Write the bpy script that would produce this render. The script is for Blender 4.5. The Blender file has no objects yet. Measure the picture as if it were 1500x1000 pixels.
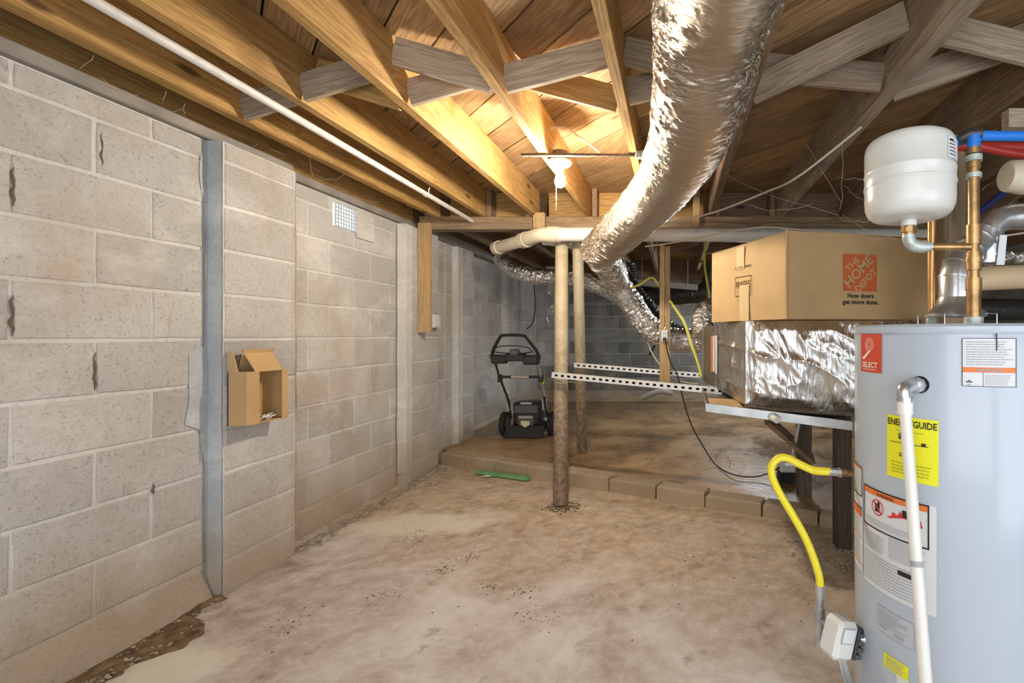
import bpy, math, random
from mathutils import Vector, noise, Matrix
random.seed(7)
SC = bpy.context.scene
COL = SC.collection
PI = math.pi
# ------------------------------------------------------------------ camera, world, lights, exposure
F = 690.0; VX = 988.0; VY = 490.0; CH = 1.2
cam_d = bpy.data.cameras.new('camera'); cam = bpy.data.objects.new('camera', cam_d); COL.objects.link(cam)
cam.location = (0, 0, CH); cam.rotation_euler = (PI/2, 0, 0)
cam_d.sensor_width = 36; cam_d.lens = F/1500*36
cam_d.shift_x = -(VX-750)/1500; cam_d.shift_y = -(500-VY)/1500
cam_d.clip_start = .02
SC.camera = cam
SC.view_settings.view_transform = 'Standard'; SC.view_settings.look = 'None'
SC.view_settings.gamma = 1; SC.view_settings.exposure = 0.1
SC.view_settings.use_curve_mapping = False
w = bpy.data.worlds.new('world'); SC.world = w; w.use_nodes = True
w.node_tree.nodes['Background'].inputs[0].default_value = (.93, .96, 1, 1)
w.node_tree.nodes['Background'].inputs[1].default_value = 1.15
def area(name, loc, target, sx, sy, power, col):
    d = bpy.data.lights.new(name, 'AREA'); d.shape = 'RECTANGLE'; d.size = sx; d.size_y = sy; d.energy = power; d.color = col
    o = bpy.data.objects.new(name, d); COL.objects.link(o); o.location = loc
    o.rotation_euler = (Vector(target)-Vector(loc)).to_track_quat('-Z', 'Y').to_euler(); return o
area('doorway_daylight', (-.2, -1.3, 1.5), (-.1, 3, .9), 2.2, 1.7, 34, (.90, .95, 1))
area('side_door_daylight', (1.7, -.9, .95), (.6, 1.6, .55), 1.3, 1.3, 16, (.82, .92, 1))
area('crawlspace_fill', (1.2, 6.6, 1.9), (-.3, 5.6, .2), 1.4, .5, 34, (.95, .98, 1))  # added fill lamp hidden under the joists, brightens the far end
BULB_POWER = 1350

def P(px, py, y):
    """a point of the photograph at depth y (metres in front of the camera)"""
    return Vector(((px-VX)*y/F, y, CH-(py-VY)*y/F))

# ------------------------------------------------------------------ mesh builder
class MB:
    def __init__(s): s.v = []; s.f = []; s.m = []
    def add(s, vs, fs, mi=0):
        n = len(s.v); s.v += [tuple(v) for v in vs]; s.f += [tuple(i+n for i in f) for f in fs]; s.m += [mi]*len(fs); return s
    def box(s, x0, x1, y0, y1, z0, z1, mi=0):
        return s.hexa([(x0,y0,z0),(x1,y0,z0),(x1,y1,z0),(x0,y1,z0)], [(x0,y0,z1),(x1,y0,z1),(x1,y1,z1),(x0,y1,z1)], mi)
    def hexa(s, b, t, mi=0):
        return s.add(list(b)+list(t), [(3,2,1,0),(4,5,6,7),(0,1,5,4),(1,2,6,5),(2,3,7,6),(3,0,4,7)], mi)
    def beam(s, p, q, wd, ht, up=(0,0,1), mi=0):
        p = Vector(p); q = Vector(q); d = (q-p).normalized(); up = Vector(up)
        r = d.cross(up).normalized()*wd/2; u = r.cross(d).normalized()*ht/2
        return s.hexa([p-r-u, p+r-u, q+r-u, q-r-u], [p-r+u, p+r+u, q+r+u, q-r+u], mi)
    def bevelbox(s, x0, x1, y0, y1, z0, z1, b, mi=0):
        cx, cy, cz = (x0+x1)/2, (y0+y1)/2, (z0+z1)/2; hx, hy, hz = (x1-x0)/2, (y1-y0)/2, (z1-z0)/2
        vs = []; idx = {}
        for sx in (-1,1):
            for sy in (-1,1):
                for sz in (-1,1):
                    for a in range(3):
                        v = [sx*(hx-b), sy*(hy-b), sz*(hz-b)]; v[a] = (sx*hx, sy*hy, sz*hz)[a]
                        idx[(sx,sy,sz,a)] = len(vs); vs.append((cx+v[0], cy+v[1], cz+v[2]))
        fs = []
        def q(*k): fs.append(tuple(idx[i] for i in k))
        for sg in (-1,1):
            q((sg,-1,-1,0),(sg,1,-1,0),(sg,1,1,0),(sg,-1,1,0)); q((-1,sg,-1,1),(1,sg,-1,1),(1,sg,1,1),(-1,sg,1,1)); q((-1,-1,sg,2),(1,-1,sg,2),(1,1,sg,2),(-1,1,sg,2))
        for a in (-1,1):
            for c in (-1,1):
                q((a,c,-1,0),(a,c,1,0),(a,c,1,1),(a,c,-1,1)); q((a,-1,c,0),(a,1,c,0),(a,1,c,2),(a,-1,c,2)); q((-1,a,c,1),(1,a,c,1),(1,a,c,2),(-1,a,c,2))
                for e in (-1,1): q((a,c,e,0),(a,c,e,1),(a,c,e,2))
        s.add(vs, fs, mi); s.fix = True; return s
    def tube(s, pts, r, n=12, cap=True, mi=0, closed=False, rad=None):
        pts = [Vector(p) for p in pts]; rings = []; up = None
        for i, p in enumerate(pts):
            a = pts[max(i-1,0)]; b = pts[min(i+1,len(pts)-1)]; d = (b-a)
            if d.length < 1e-9: d = Vector((0,0,1))
            d.normalize()
            if up is None:
                up = Vector((0,0,1)) if abs(d.z) < .9 else Vector((1,0,0))
            x = d.cross(up).normalized(); up = x.cross(d).normalized()
            rr = r[i] if isinstance(r, (list,tuple)) else r
            rings.append([p + (x*math.cos(2*PI*k/n)+up*math.sin(2*PI*k/n))*(rr*(rad(i,k) if rad else 1)) for k in range(n)])
        vs = [v for R in rings for v in R]; fs = []
        for i in range(len(rings)-1):
            for k in range(n):
                k2 = (k+1)%n; fs.append((i*n+k, i*n+k2, (i+1)*n+k2, (i+1)*n+k))
        if cap: fs.append(tuple(range(n-1,-1,-1))); fs.append(tuple((len(rings)-1)*n+k for k in range(n)))
        return s.add(vs, fs, mi)
    def lathe(s, prof, c=(0,0,0), n=32, mi=0, axis='z'):
        vs = []; fs = []
        for (r, z) in prof:
            for k in range(n):
                a = 2*PI*k/n
                if axis == 'z': vs.append((c[0]+r*math.cos(a), c[1]+r*math.sin(a), c[2]+z))
                elif axis == 'x': vs.append((c[0]+z, c[1]+r*math.cos(a), c[2]+r*math.sin(a)))
                else: vs.append((c[0]+r*math.cos(a), c[1]+z, c[2]-r*math.sin(a)))
        for i in range(len(prof)-1):
            for k in range(n):
                k2 = (k+1)%n; fs.append((i*n+k, i*n+k2, (i+1)*n+k2, (i+1)*n+k))
        fs.append(tuple(range(n-1,-1,-1))); fs.append(tuple((len(prof)-1)*n+k for k in range(n)))
        return s.add(vs, fs, mi)
    def grid(s, fn, nu, nv, mi=0):
        vs = [fn(i/nu, j/nv) for j in range(nv+1) for i in range(nu+1)]
        fs = [(j*(nu+1)+i, j*(nu+1)+i+1, (j+1)*(nu+1)+i+1, (j+1)*(nu+1)+i) for j in range(nv) for i in range(nu)]
        return s.add(vs, fs, mi)
    def mesh(s, name, mats, smooth=False, org=(0,0,0)):
        me = bpy.data.meshes.new(name); o = Vector(org)
        me.from_pydata([tuple(Vector(v)-o) for v in s.v], [], s.f)
        for m in (mats if isinstance(mats, (list,tuple)) else [mats]): me.materials.append(m)
        me.polygons.foreach_set('material_index', s.m)
        if getattr(s, 'fix', False):
            import bmesh
            bm = bmesh.new(); bm.from_mesh(me); bmesh.ops.recalc_face_normals(bm, faces=bm.faces[:]); bm.to_mesh(me); bm.free()
        if smooth:
            me.polygons.foreach_set('use_smooth', [True]*len(me.polygons))
            try: me.set_sharp_from_angle(angle=math.radians(38))
            except Exception: pass
        me.update(); return me
    def build(s, name, mats, parent=None, smooth=False, org=None, label=None, kind=None):
        """one object; world coordinates in, placed under parent (whose own transform is a pure translation)"""
        base = Vector((0,0,0)); q = parent
        while q is not None: base += q.location; q = q.parent
        if org is None:
            if parent is None:
                org = Vector([(min(v[i] for v in s.v)+max(v[i] for v in s.v))/2 for i in range(3)]); org.z = min(v[2] for v in s.v)
            else: org = base
        me = s.mesh(name, mats, smooth, org)
        ob = bpy.data.objects.new(name, me); COL.objects.link(ob)
        ob.location = Vector(org)-base; ob.parent = parent
        if label: ob['label'] = label
        if kind: ob['kind'] = kind
        return ob
def build_split(mb, name, mats, parent, smooth=False, label=None):
    """one object for each separate piece in the builder"""
    par = list(range(len(mb.v)))
    def find(a):
        while par[a] != a: par[a] = par[par[a]]; a = par[a]
        return a
    for f in mb.f:
        for i in f[1:]: par[find(i)] = find(f[0])
    groups = {}
    for f, m in zip(mb.f, mb.m): groups.setdefault(find(f[0]), []).append((f, m))
    for g in groups.values():
        ids = sorted({i for f, _ in g for i in f}); mp = {i: k for k, i in enumerate(ids)}
        q = MB(); q.v = [mb.v[i] for i in ids]; q.f = [tuple(mp[i] for i in f) for f, _ in g]; q.m = [m for _, m in g]
        if getattr(mb, 'fix', False): q.fix = True
        q.build(name, mats, parent, smooth, label=label)
def thing(name, label, cat, loc=(0,0,0), group=None):
    o = bpy.data.objects.new(name, None); COL.objects.link(o); o.location = loc; o.empty_display_size = .1
    o['label'] = label; o['category'] = cat
    if group: o['group'] = group
    return o
def tag(o, label, cat, group=None, kind=None):
    o['label'] = label; o['category'] = cat
    if group: o['group'] = group
    if kind: o['kind'] = kind
    return o
def struct(o): o['kind'] = 'structure'; return o
def lerp(a, b, t): return a+(b-a)*t
def smoothpath(pts, n=8):
    pts = [Vector(p) for p in pts]; out = []
    for i in range(len(pts)-1):
        p0 = pts[max(i-1,0)]; p1 = pts[i]; p2 = pts[i+1]; p3 = pts[min(i+2,len(pts)-1)]
        for k in range(n):
            t = k/n
            out.append(.5*((2*p1)+(p2-p0)*t+(2*p0-5*p1+4*p2-p3)*t*t+(3*p1-p0-3*p2+p3)*t**3))
    out.append(pts[-1]); return out

# ------------------------------------------------------------------ materials
def newmat(name):
    m = bpy.data.materials.new(name); m.use_nodes = True
    nt = m.node_tree; return m, nt, nt.nodes['Principled BSDF']
def plain(name, col, rough=.6, metal=0, emit=None, es=0, bump=0, bscale=60, var=.0, vscale=6):
    m, nt, b = newmat(name); N = nt.nodes.new; L = nt.links.new
    b.inputs['Base Color'].default_value = (*col, 1); b.inputs['Roughness'].default_value = rough; b.inputs['Metallic'].default_value = metal
    if emit: b.inputs['Emission Color'].default_value = (*emit, 1); b.inputs['Emission Strength'].default_value = es
    if var or bump:
        tc = N('ShaderNodeTexCoord')
    if var:
        n = N('ShaderNodeTexNoise'); n.inputs['Scale'].default_value = vscale; n.inputs['Detail'].default_value = 6; L(tc.outputs['Object'], n.inputs['Vector'])
        r = N('ShaderNodeValToRGB'); r.color_ramp.elements[0].position = .3; r.color_ramp.elements[1].position = .7
        r.color_ramp.elements[0].color = tuple(max(0, c*(1-var)) for c in col)+(1,); r.color_ramp.elements[1].color = tuple(min(1, c*(1+var*.6)) for c in col)+(1,)
        L(n.outputs['Fac'], r.inputs['Fac']); L(r.outputs['Color'], b.inputs['Base Color'])
    if bump:
        n2 = N('ShaderNodeTexNoise'); n2.inputs['Scale'].default_value = bscale; n2.inputs['Detail'].default_value = 4; L(tc.outputs['Object'], n2.inputs['Vector'])
        bp = N('ShaderNodeBump'); bp.inputs['Strength'].default_value = bump; bp.inputs['Distance'].default_value = .01
        L(n2.outputs['Fac'], bp.inputs['Height']); L(bp.outputs['Normal'], b.inputs['Normal'])
    return m
def ramp(nt, fac, stops):
    r = nt.nodes.new('ShaderNodeValToRGB'); e = r.color_ramp.elements
    while len(e) < len(stops): e.new(.5)
    for i, (p, c) in enumerate(stops): e[i].position = p; e[i].color = (*c, 1) if len(c) == 3 else c
    nt.links.new(fac, r.inputs['Fac']); return r.outputs['Color']
def noise_n(nt, vec, scale, detail=5, rough=.55, dist=0):
    n = nt.nodes.new('ShaderNodeTexNoise'); n.inputs['Scale'].default_value = scale; n.inputs['Detail'].default_value = detail
    n.inputs['Roughness'].default_value = rough; n.inputs['Distortion'].default_value = dist
    if vec: nt.links.new(vec, n.inputs['Vector'])
    return n.outputs['Fac']
def mixc(nt, fac, a, b, mode='MIX'):
    m = nt.nodes.new('ShaderNodeMix'); m.data_type = 'RGBA'; m.blend_type = mode
    for s, x in ((m.inputs[0], fac), (m.inputs[6], a), (m.inputs[7], b)):
        if hasattr(x, 'links'): nt.links.new(x, s)
        elif isinstance(x, (int, float)): s.default_value = x
        else: s.default_value = (*x, 1)
    return m.outputs[2]
def mth(nt, op, a, b=None):
    m = nt.nodes.new('ShaderNodeMath'); m.operation = op
    for s, x in ((m.inputs[0], a), (m.inputs[1], b)):
        if x is None: continue
        if hasattr(x, 'links'): nt.links.new(x, s)
        else: s.default_value = x
    return m.outputs[0]
def maprange(nt, v, a, b, c=0, d=1):
    m = nt.nodes.new('ShaderNodeMapRange'); nt.links.new(v, m.inputs[0])
    for i, x in enumerate((a, b, c, d)): m.inputs[i+1].default_value = x
    return m.outputs[0]
def mapping(nt, src, scale=(1,1,1), loc=(0,0,0)):
    m = nt.nodes.new('ShaderNodeMapping'); nt.links.new(src, m.inputs[0]); m.inputs['Scale'].default_value = scale
    if hasattr(loc, 'links'): nt.links.new(loc, m.inputs['Location'])
    else: m.inputs['Location'].default_value = loc
    return m.outputs[0]
def bump(nt, b, h, strength=.4, dist=.01):
    bp = nt.nodes.new('ShaderNodeBump'); bp.inputs['Strength'].default_value = strength; bp.inputs['Distance'].default_value = dist
    nt.links.new(h, bp.inputs['Height']); nt.links.new(bp.outputs['Normal'], b.inputs['Normal'])

def wood(name, axis, c_dark, c_mid, c_light, rough=.75, knots=True, rnd=.25):
    m, nt, b = newmat(name)
    tc = nt.nodes.new('ShaderNodeTexCoord').outputs['Object']; oi = nt.nodes.new('ShaderNodeObjectInfo').outputs['Random']
    cx = nt.nodes.new('ShaderNodeCombineXYZ')
    for i, k in enumerate((17., 31., 11.)): nt.links.new(mth(nt, 'MULTIPLY', oi, k), cx.inputs[i])
    sc = [22, 22, 22]; sc['xyz'.index(axis)] = 1.1
    v = mapping(nt, tc, sc, cx.outputs[0])
    n1 = noise_n(nt, v, 1.0, 3, .5, 1.2)
    sc2 = [160, 160, 160]; sc2['xyz'.index(axis)] = 3
    n2 = noise_n(nt, mapping(nt, tc, sc2, cx.outputs[0]), 1.0, 3)
    rings = mth(nt, 'FRACT', mth(nt, 'MULTIPLY', n1, 7.0))
    rings = mth(nt, 'ABSOLUTE', mth(nt, 'SUBTRACT', rings, .5))
    fac = mth(nt, 'ADD', mth(nt, 'MULTIPLY', rings, 1.0), mth(nt, 'MULTIPLY', n2, .5))
    c = ramp(nt, fac, [(.1, c_dark), (.5, c_mid), (.85, c_light)])
    n3 = noise_n(nt, mapping(nt, tc, (1,1,1), cx.outputs[0]), 2.6, 4)
    c = mixc(nt, maprange(nt, n3, .45, .75, 0, .45), c, tuple(x*.45 for x in c_dark))
    if knots:
        vo = nt.nodes.new('ShaderNodeTexVoronoi'); vo.inputs['Scale'].default_value = 1
        sck = [5, 5, 5]; sck['xyz'.index(axis)] = 1.6
        nt.links.new(mapping(nt, tc, sck, cx.outputs[0]), vo.inputs['Vector'])
        c = mixc(nt, maprange(nt, vo.outputs['Distance'], .05, .10, .85, 0), c, tuple(x*.25 for x in c_dark))
    br = maprange(nt, oi, 0, 1, 1-rnd, 1+rnd*.5)
    cc = nt.nodes.new('ShaderNodeCombineColor')
    for i in range(3): nt.links.new(br, cc.inputs[i])
    c = mixc(nt, 1.0, c, cc.outputs[0], 'MULTIPLY')
    nt.links.new(c, b.inputs['Base Color']); b.inputs['Roughness'].default_value = rough
    bump(nt, b, fac, .25, .004); return m
WARM = ((.31,.165,.05), (.50,.29,.09), (.62,.40,.155))
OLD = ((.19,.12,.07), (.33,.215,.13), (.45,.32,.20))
GREY = ((.30,.22,.145), (.50,.395,.285), (.62,.51,.39))
M = {}
for ax in 'xyz':
    M['warm_'+ax] = wood('pine_'+ax, ax, *WARM); M['old_'+ax] = wood('old_pine_'+ax, ax, *OLD); M['grey_'+ax] = wood('weathered_pine_'+ax, ax, *GREY)
M['deck'] = wood('deck_pine', 'x', (.25,.14,.065), (.43,.265,.12), (.57,.39,.20), knots=True, rnd=.3)
M['post_z'] = wood('stud_wood', 'z', (.33,.20,.09), (.50,.33,.16), (.60,.42,.23))
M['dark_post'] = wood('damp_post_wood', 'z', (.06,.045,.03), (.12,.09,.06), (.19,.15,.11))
M['panel'] = wood('plywood', 'x', (.35,.22,.1), (.5,.33,.16), (.6,.42,.22))

def block_mat(name, c1, c2, stain, stain_amt, speck=.5, rnd=.12):
    m, nt, b = newmat(name)
    g = nt.nodes.new('ShaderNodeNewGeometry').outputs['Position']
    oi = nt.nodes.new('ShaderNodeObjectInfo').outputs['Random']
    n = noise_n(nt, g, 2.3, 6, .6); c = ramp(nt, n, [(.3, c1), (.7, c2)])
    f = noise_n(nt, g, 95, 3, .7)
    c = mixc(nt, maprange(nt, f, .56, .66, 0, speck), c, tuple(x*.40 for x in c1))
    f2 = noise_n(nt, g, 45, 5, .8)
    c = mixc(nt, maprange(nt, f2, .35, .7, 0, .45), c, tuple(x*.78 for x in c1))
    s = noise_n(nt, mapping(nt, g, (1,1,.55), (3,1,7)), 1.9, 5, .65, .4)
    c = mixc(nt, maprange(nt, s, .56, .76, 0, stain_amt), c, stain)
    s2 = noise_n(nt, mapping(nt, g, (4,4,1), (9,2,4)), 2.2, 5, .7, .5)
    c = mixc(nt, maprange(nt, s2, .64, .74, 0, stain_amt*1.1), c, tuple(x*.62 for x in stain))
    br = maprange(nt, oi, 0, 1, 1-rnd, 1+rnd*.6); cc = nt.nodes.new('ShaderNodeCombineColor')
    for i in range(3): nt.links.new(br, cc.inputs[i])
    c = mixc(nt, 1.0, c, cc.outputs[0], 'MULTIPLY')
    sm = noise_n(nt, mapping(nt, g, (1,1,1.5), (5,8,2)), 3.1, 7, .68, .3)
    c = mixc(nt, maprange(nt, sm, .52, .70, 0, .5), c, tuple(min(1, x*1.22) for x in c2))
    sp = nt.nodes.new('ShaderNodeSeparateXYZ'); nt.links.new(g, sp.inputs[0])
    dd = mth(nt, 'ABSOLUTE', mth(nt, 'SUBTRACT', sp.outputs[1], 2.60))
    st = mth(nt, 'MULTIPLY', maprange(nt, dd, .02, .07, 1, 0), maprange(nt, noise_n(nt, mapping(nt, g, (1,4,1.2)), 4, 5, .6), .3, .6, 0, .75))
    c = mixc(nt, st, c, (.42,.28,.14))
    # damp rises from the floor
    sep = nt.nodes.new('ShaderNodeSeparateXYZ'); nt.links.new(g, sep.inputs[0])
    wob = mth(nt, 'ADD', sep.outputs[2], mth(nt, 'MULTIPLY', noise_n(nt, g, 2.2, 5), -.75))
    c = mixc(nt, maprange(nt, wob, -.30, .12, .62, 0), c, (.36,.25,.13))
    nt.links.new(c, b.inputs['Base Color']); b.inputs['Roughness'].default_value = .92
    bump(nt, b, mth(nt, 'ADD', f, mth(nt, 'MULTIPLY', f2, 1.3)), .5, .005); return m
M['block'] = block_mat('concrete_block', (.49,.475,.45), (.63,.62,.60), (.42,.32,.21), .6, .65, .14)
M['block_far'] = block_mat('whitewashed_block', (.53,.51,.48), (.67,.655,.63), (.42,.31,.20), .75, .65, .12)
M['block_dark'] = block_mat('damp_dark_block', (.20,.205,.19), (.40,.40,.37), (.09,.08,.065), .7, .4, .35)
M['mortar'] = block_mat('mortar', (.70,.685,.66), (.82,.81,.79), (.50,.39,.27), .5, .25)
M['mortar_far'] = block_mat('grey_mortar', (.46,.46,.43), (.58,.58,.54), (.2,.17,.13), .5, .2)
M['parge'] = block_mat('grey_parging', (.42,.465,.49), (.66,.69,.70), (.32,.34,.34), .5, .3)
M['parge_light'] = block_mat('light_parging', (.64,.62,.57), (.74,.72,.68), (.5,.42,.3), .3, .2)

def floor_mat(name, kind):
    m, nt, b = newmat(name); g = nt.nodes.new('ShaderNodeNewGeometry').outputs['Position']
    n = noise_n(nt, g, 1.7, 8, .62, .6)
    if kind == 'low':
        c = ramp(nt, n, [(.34, (.33,.25,.19)), (.48, (.50,.43,.375)), (.64, (.70,.665,.645))])
        # ochre silt around the column, towards the slab
        sep = nt.nodes.new('ShaderNodeSeparateXYZ'); nt.links.new(g, sep.inputs[0])
        yy = mth(nt, 'ADD', sep.outputs[1], mth(nt, 'MULTIPLY', sep.outputs[0], .35))
        yy = mth(nt, 'ADD', yy, mth(nt, 'MULTIPLY', noise_n(nt, g, 1.6, 6, .6), 1.6))
        c = mixc(nt, maprange(nt, yy, 2.7, 3.4, 0, .82), c, ramp(nt, noise_n(nt, g, 5, 6), [(.3, (.34,.22,.10)), (.7, (.60,.45,.26))]))
    else:
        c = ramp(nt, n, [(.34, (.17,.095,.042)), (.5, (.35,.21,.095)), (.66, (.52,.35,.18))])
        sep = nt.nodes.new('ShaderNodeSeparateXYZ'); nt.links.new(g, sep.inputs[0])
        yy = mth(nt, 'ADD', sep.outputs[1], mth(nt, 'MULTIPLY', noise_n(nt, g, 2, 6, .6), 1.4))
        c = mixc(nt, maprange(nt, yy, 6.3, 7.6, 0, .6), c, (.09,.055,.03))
    n2 = noise_n(nt, g, 14, 6, .7)
    c = mixc(nt, maprange(nt, n2, .42, .66, 0, .5), c, (.76,.73,.70) if kind == 'low' else (.50,.36,.21))
    n3 = noise_n(nt, g, 4.5, 8, .72, .2)
    c = mixc(nt, maprange(nt, n3, .58, .68, 0, .6), c, (.20,.14,.085))
    n4 = noise_n(nt, g, 60, 3, .7)
    c = mixc(nt, maprange(nt, n4, .66, .72, 0, .5), c, (.12,.10,.08))
    if kind == 'low':
        # white efflorescence patches
        for (cx, cy, rx, ry, amt) in ((-1.62, 2.98, .55, .22, .9), (-1.86, 1.70, .30, .16, .75), (-1.28, 3.1, .3, .18, .5)):
            mp = nt.nodes.new('ShaderNodeMapping'); mp.vector_type = 'POINT'
            nt.links.new(g, mp.inputs[0]); mp.inputs['Scale'].default_value = (1/rx, 1/ry, 0); mp.inputs['Location'].default_value = (-cx/rx, -cy/ry, 0)
            vl = nt.nodes.new('ShaderNodeVectorMath'); vl.operation = 'LENGTH'; nt.links.new(mp.outputs[0], vl.inputs[0])
            d = mth(nt, 'ADD', vl.outputs['Value'], mth(nt, 'MULTIPLY', noise_n(nt, g, 6, 6, .7), 1.6))
            c = mixc(nt, maprange(nt, d, 1.35, 1.75, amt, 0), c, (.74,.69,.58))
    nt.links.new(c, b.inputs['Base Color'])
    if kind == 'low': b.inputs['Roughness'].default_value = .8
    else: nt.links.new(maprange(nt, n, .38, .62, .22, .6), b.inputs['Roughness'])
    bump(nt, b, mth(nt, 'ADD', mth(nt, 'MULTIPLY', n, 2.0), mth(nt, 'MULTIPLY', n2, .6)), .35, .02); return m
M['floor'] = floor_mat('floor_concrete', 'low'); M['slab'] = floor_mat('wet_slab_concrete', 'slab')

def foil_mat(name, col=(.84,.84,.83), rough=.2, sc=(26,26,26), strength=.8, tint=.25, dist=.02, side=False):
    m, nt, b = newmat(name); tc = nt.nodes.new('ShaderNodeTexCoord').outputs['UV'] if False else nt.nodes.new('ShaderNodeTexCoord').outputs['Object']
    v = mapping(nt, tc, sc)
    n1 = noise_n(nt, v, 1, 5, .65, 1.2)
    vo = nt.nodes.new('ShaderNodeTexVoronoi'); vo.feature = 'DISTANCE_TO_EDGE'; vo.inputs['Scale'].default_value = 1.1; nt.links.new(v, vo.inputs['Vector'])
    h = mth(nt, 'ADD', n1, mth(nt, 'MINIMUM', vo.outputs['Distance'], .25))
    bump(nt, b, h, strength, dist)
    if side:
        gn = nt.nodes.new('ShaderNodeSeparateXYZ'); nt.links.new(nt.nodes.new('ShaderNodeNewGeometry').outputs['True Normal'], gn.inputs[0])
        nt.links.new(maprange(nt, gn.outputs[2], -.95, -.55, .2, 1.0), b.inputs['Normal'].links[0].from_node.inputs['Strength'])
    c = mixc(nt, maprange(nt, noise_n(nt, tc, 3, 4), .4, .75, 0, tint), col, (.50,.37,.25))
    nt.links.new(c, b.inputs['Base Color']); b.inputs['Metallic'].default_value = 1; b.inputs['Roughness'].default_value = rough
    if side: nt.links.new(maprange(nt, gn.outputs[2], -.97, -.6, .48, rough), b.inputs['Roughness'])
    return m
M['foil'] = foil_mat('foil', col=(.60,.54,.46), sc=(12,42,42), rough=.27, strength=.8, tint=.3, side=True)
M['foil_jacket'] = foil_mat('foil_jacket', sc=(34,34,6), rough=.22, strength=.5, tint=.25, dist=.012)
M['foil_thin'] = foil_mat('thin_foil', sc=(16,16,16), rough=.16, strength=.9, tint=.0, dist=.03)
M['foil_dark'] = plain('black_duct_sleeve', (.035,.035,.033), .4, 0, bump=.5, bscale=30)
M['galv'] = plain('galvanized_steel', (.60,.62,.63), .35, .85, var=.25, vscale=12)
M['galv_flue'] = plain('flue_steel', (.66,.67,.68), .3, .9, var=.3, vscale=15, bump=.1, bscale=20)
M['darkmetal'] = plain('dark_sheet_metal', (.22,.19,.15), .38, .5, var=.4, vscale=5)
M['barmetal'] = plain('tarnished_bar', (.17,.13,.09), .6, .5, var=.4, vscale=40)
M['zinc'] = plain('white_zinc_strut', (.78,.79,.78), .4, .3)
M['hole2'] = plain('crumbled_joint', (.16,.12,.085), .95)
M['hole'] = plain('dark_hole', (.01,.01,.01), .9)
M['pvc'] = plain('pvc_white', (.80,.79,.74), .38, 0, var=.08, vscale=5)
M['pvc_cream'] = plain('pvc_cream', (.78,.70,.53), .4, 0, var=.15, vscale=6)
M['conduit'] = plain('white_conduit', (.70,.68,.66), .5, 0, var=.15, vscale=18)
M['copper'] = plain('copper', (.50,.30,.13), .38, .8, var=.45, vscale=22)
M['copper_new'] = plain('bright_copper', (.75,.42,.16), .3, .85, var=.2, vscale=12)
M['solder'] = plain('verdigris_fitting', (.55,.60,.56), .5, .5, var=.3, vscale=60)
M['tank'] = plain('heater_enamel', (.47,.53,.60), .16, .0, var=.03, vscale=2)
M['enamel_white'] = plain('white_enamel', (.70,.70,.665), .25, 0, var=.05, vscale=6)
M['red'] = plain('label_red', (.62,.06,.025), .5); M['yellow'] = plain('label_yellow', (.86,.83,.02), .5)
M['paper'] = plain('label_paper', (.70,.72,.74), .6); M['ink'] = plain('ink_black', (.02,.02,.02), .6)
M['inkgrey'] = plain('ink_grey', (.38,.39,.40), .6); M['orange'] = plain('label_orange', (.80,.20,.04), .55)
M['silverlabel'] = plain('grey_rating_label', (.52,.55,.60), .4)
M['whiteprint'] = plain('white_print', (.85,.70,.60), .6)
M['hose'] = plain('yellow_gas_hose', (.88,.74,.03), .35, 0, bump=.15, bscale=90)
M['blackpl'] = plain('black_plastic', (.03,.03,.032), .36); M['greypl'] = plain('grey_plastic', (.10,.105,.11), .35)
M['rubber'] = plain('black_rubber', (.018,.017,.016), .75, 0, bump=.6, bscale=70)
M['silver'] = plain('silver_tube', (.72,.72,.70), .3, .7); M['green'] = plain('green_plastic', (.30,.62,.06), .45)
M['greenfoam'] = plain('green_strip', (.16,.42,.17), .6, 0, var=.2, vscale=14)
M['blue'] = plain('blue_pex', (.02,.20,.72), .35); M['redpex'] = plain('red_pex', (.42,.035,.025), .4); M['navy'] = plain('navy_pipe', (.03,.035,.16), .5)
M['card'] = plain('cardboard', (.56,.375,.18), .8, 0, var=.1, vscale=5, bump=.12, bscale=130)
M['card_in'] = plain('cardboard_inner', (.52,.34,.15), .85, 0, var=.15, vscale=8)
M['hdorange'] = plain('printed_orange', (.62,.13,.03), .7)
M['tape'] = plain('packing_tape', (.67,.50,.27), .35, 0, var=.05)
M['cable'] = plain('cream_cable', (.74,.66,.50), .5); M['cable_y'] = plain('yellow_cable', (.62,.60,.06), .5); M['cable_k'] = plain('black_cable', (.02,.02,.02), .5)
M['insul'] = plain('beige_pipe_jacket', (.66,.50,.30), .6, 0, var=.15, vscale=8)
M['porcelain'] = plain('porcelain', (.88,.86,.80), .25)
M['bulb'] = plain('bulb_glow', (1,.9,.7), .5, emit=(1,.885,.72), es=BULB_POWER)
M['daylit'] = plain('daylight_opening', (.8,.85,.9), .8, emit=(.85,.93,1), es=.55)
M['wire'] = plain('screen_wire', (.60,.62,.64), .5, .3)
M['tube_light'] = plain('fixture_white', (.75,.76,.72), .5)
M['soil'] = plain('dirt', (.20,.13,.065), .95, 0, var=.6, vscale=25, bump=.8, bscale=90)
M['stone'] = plain('rubble', (.40,.33,.25), .9, 0, var=.5, vscale=30); M['flake'] = plain('paint_flake', (.70,.66,.60), .8)
M['web'] = plain('cobweb', (.42,.37,.30), .9)
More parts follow.
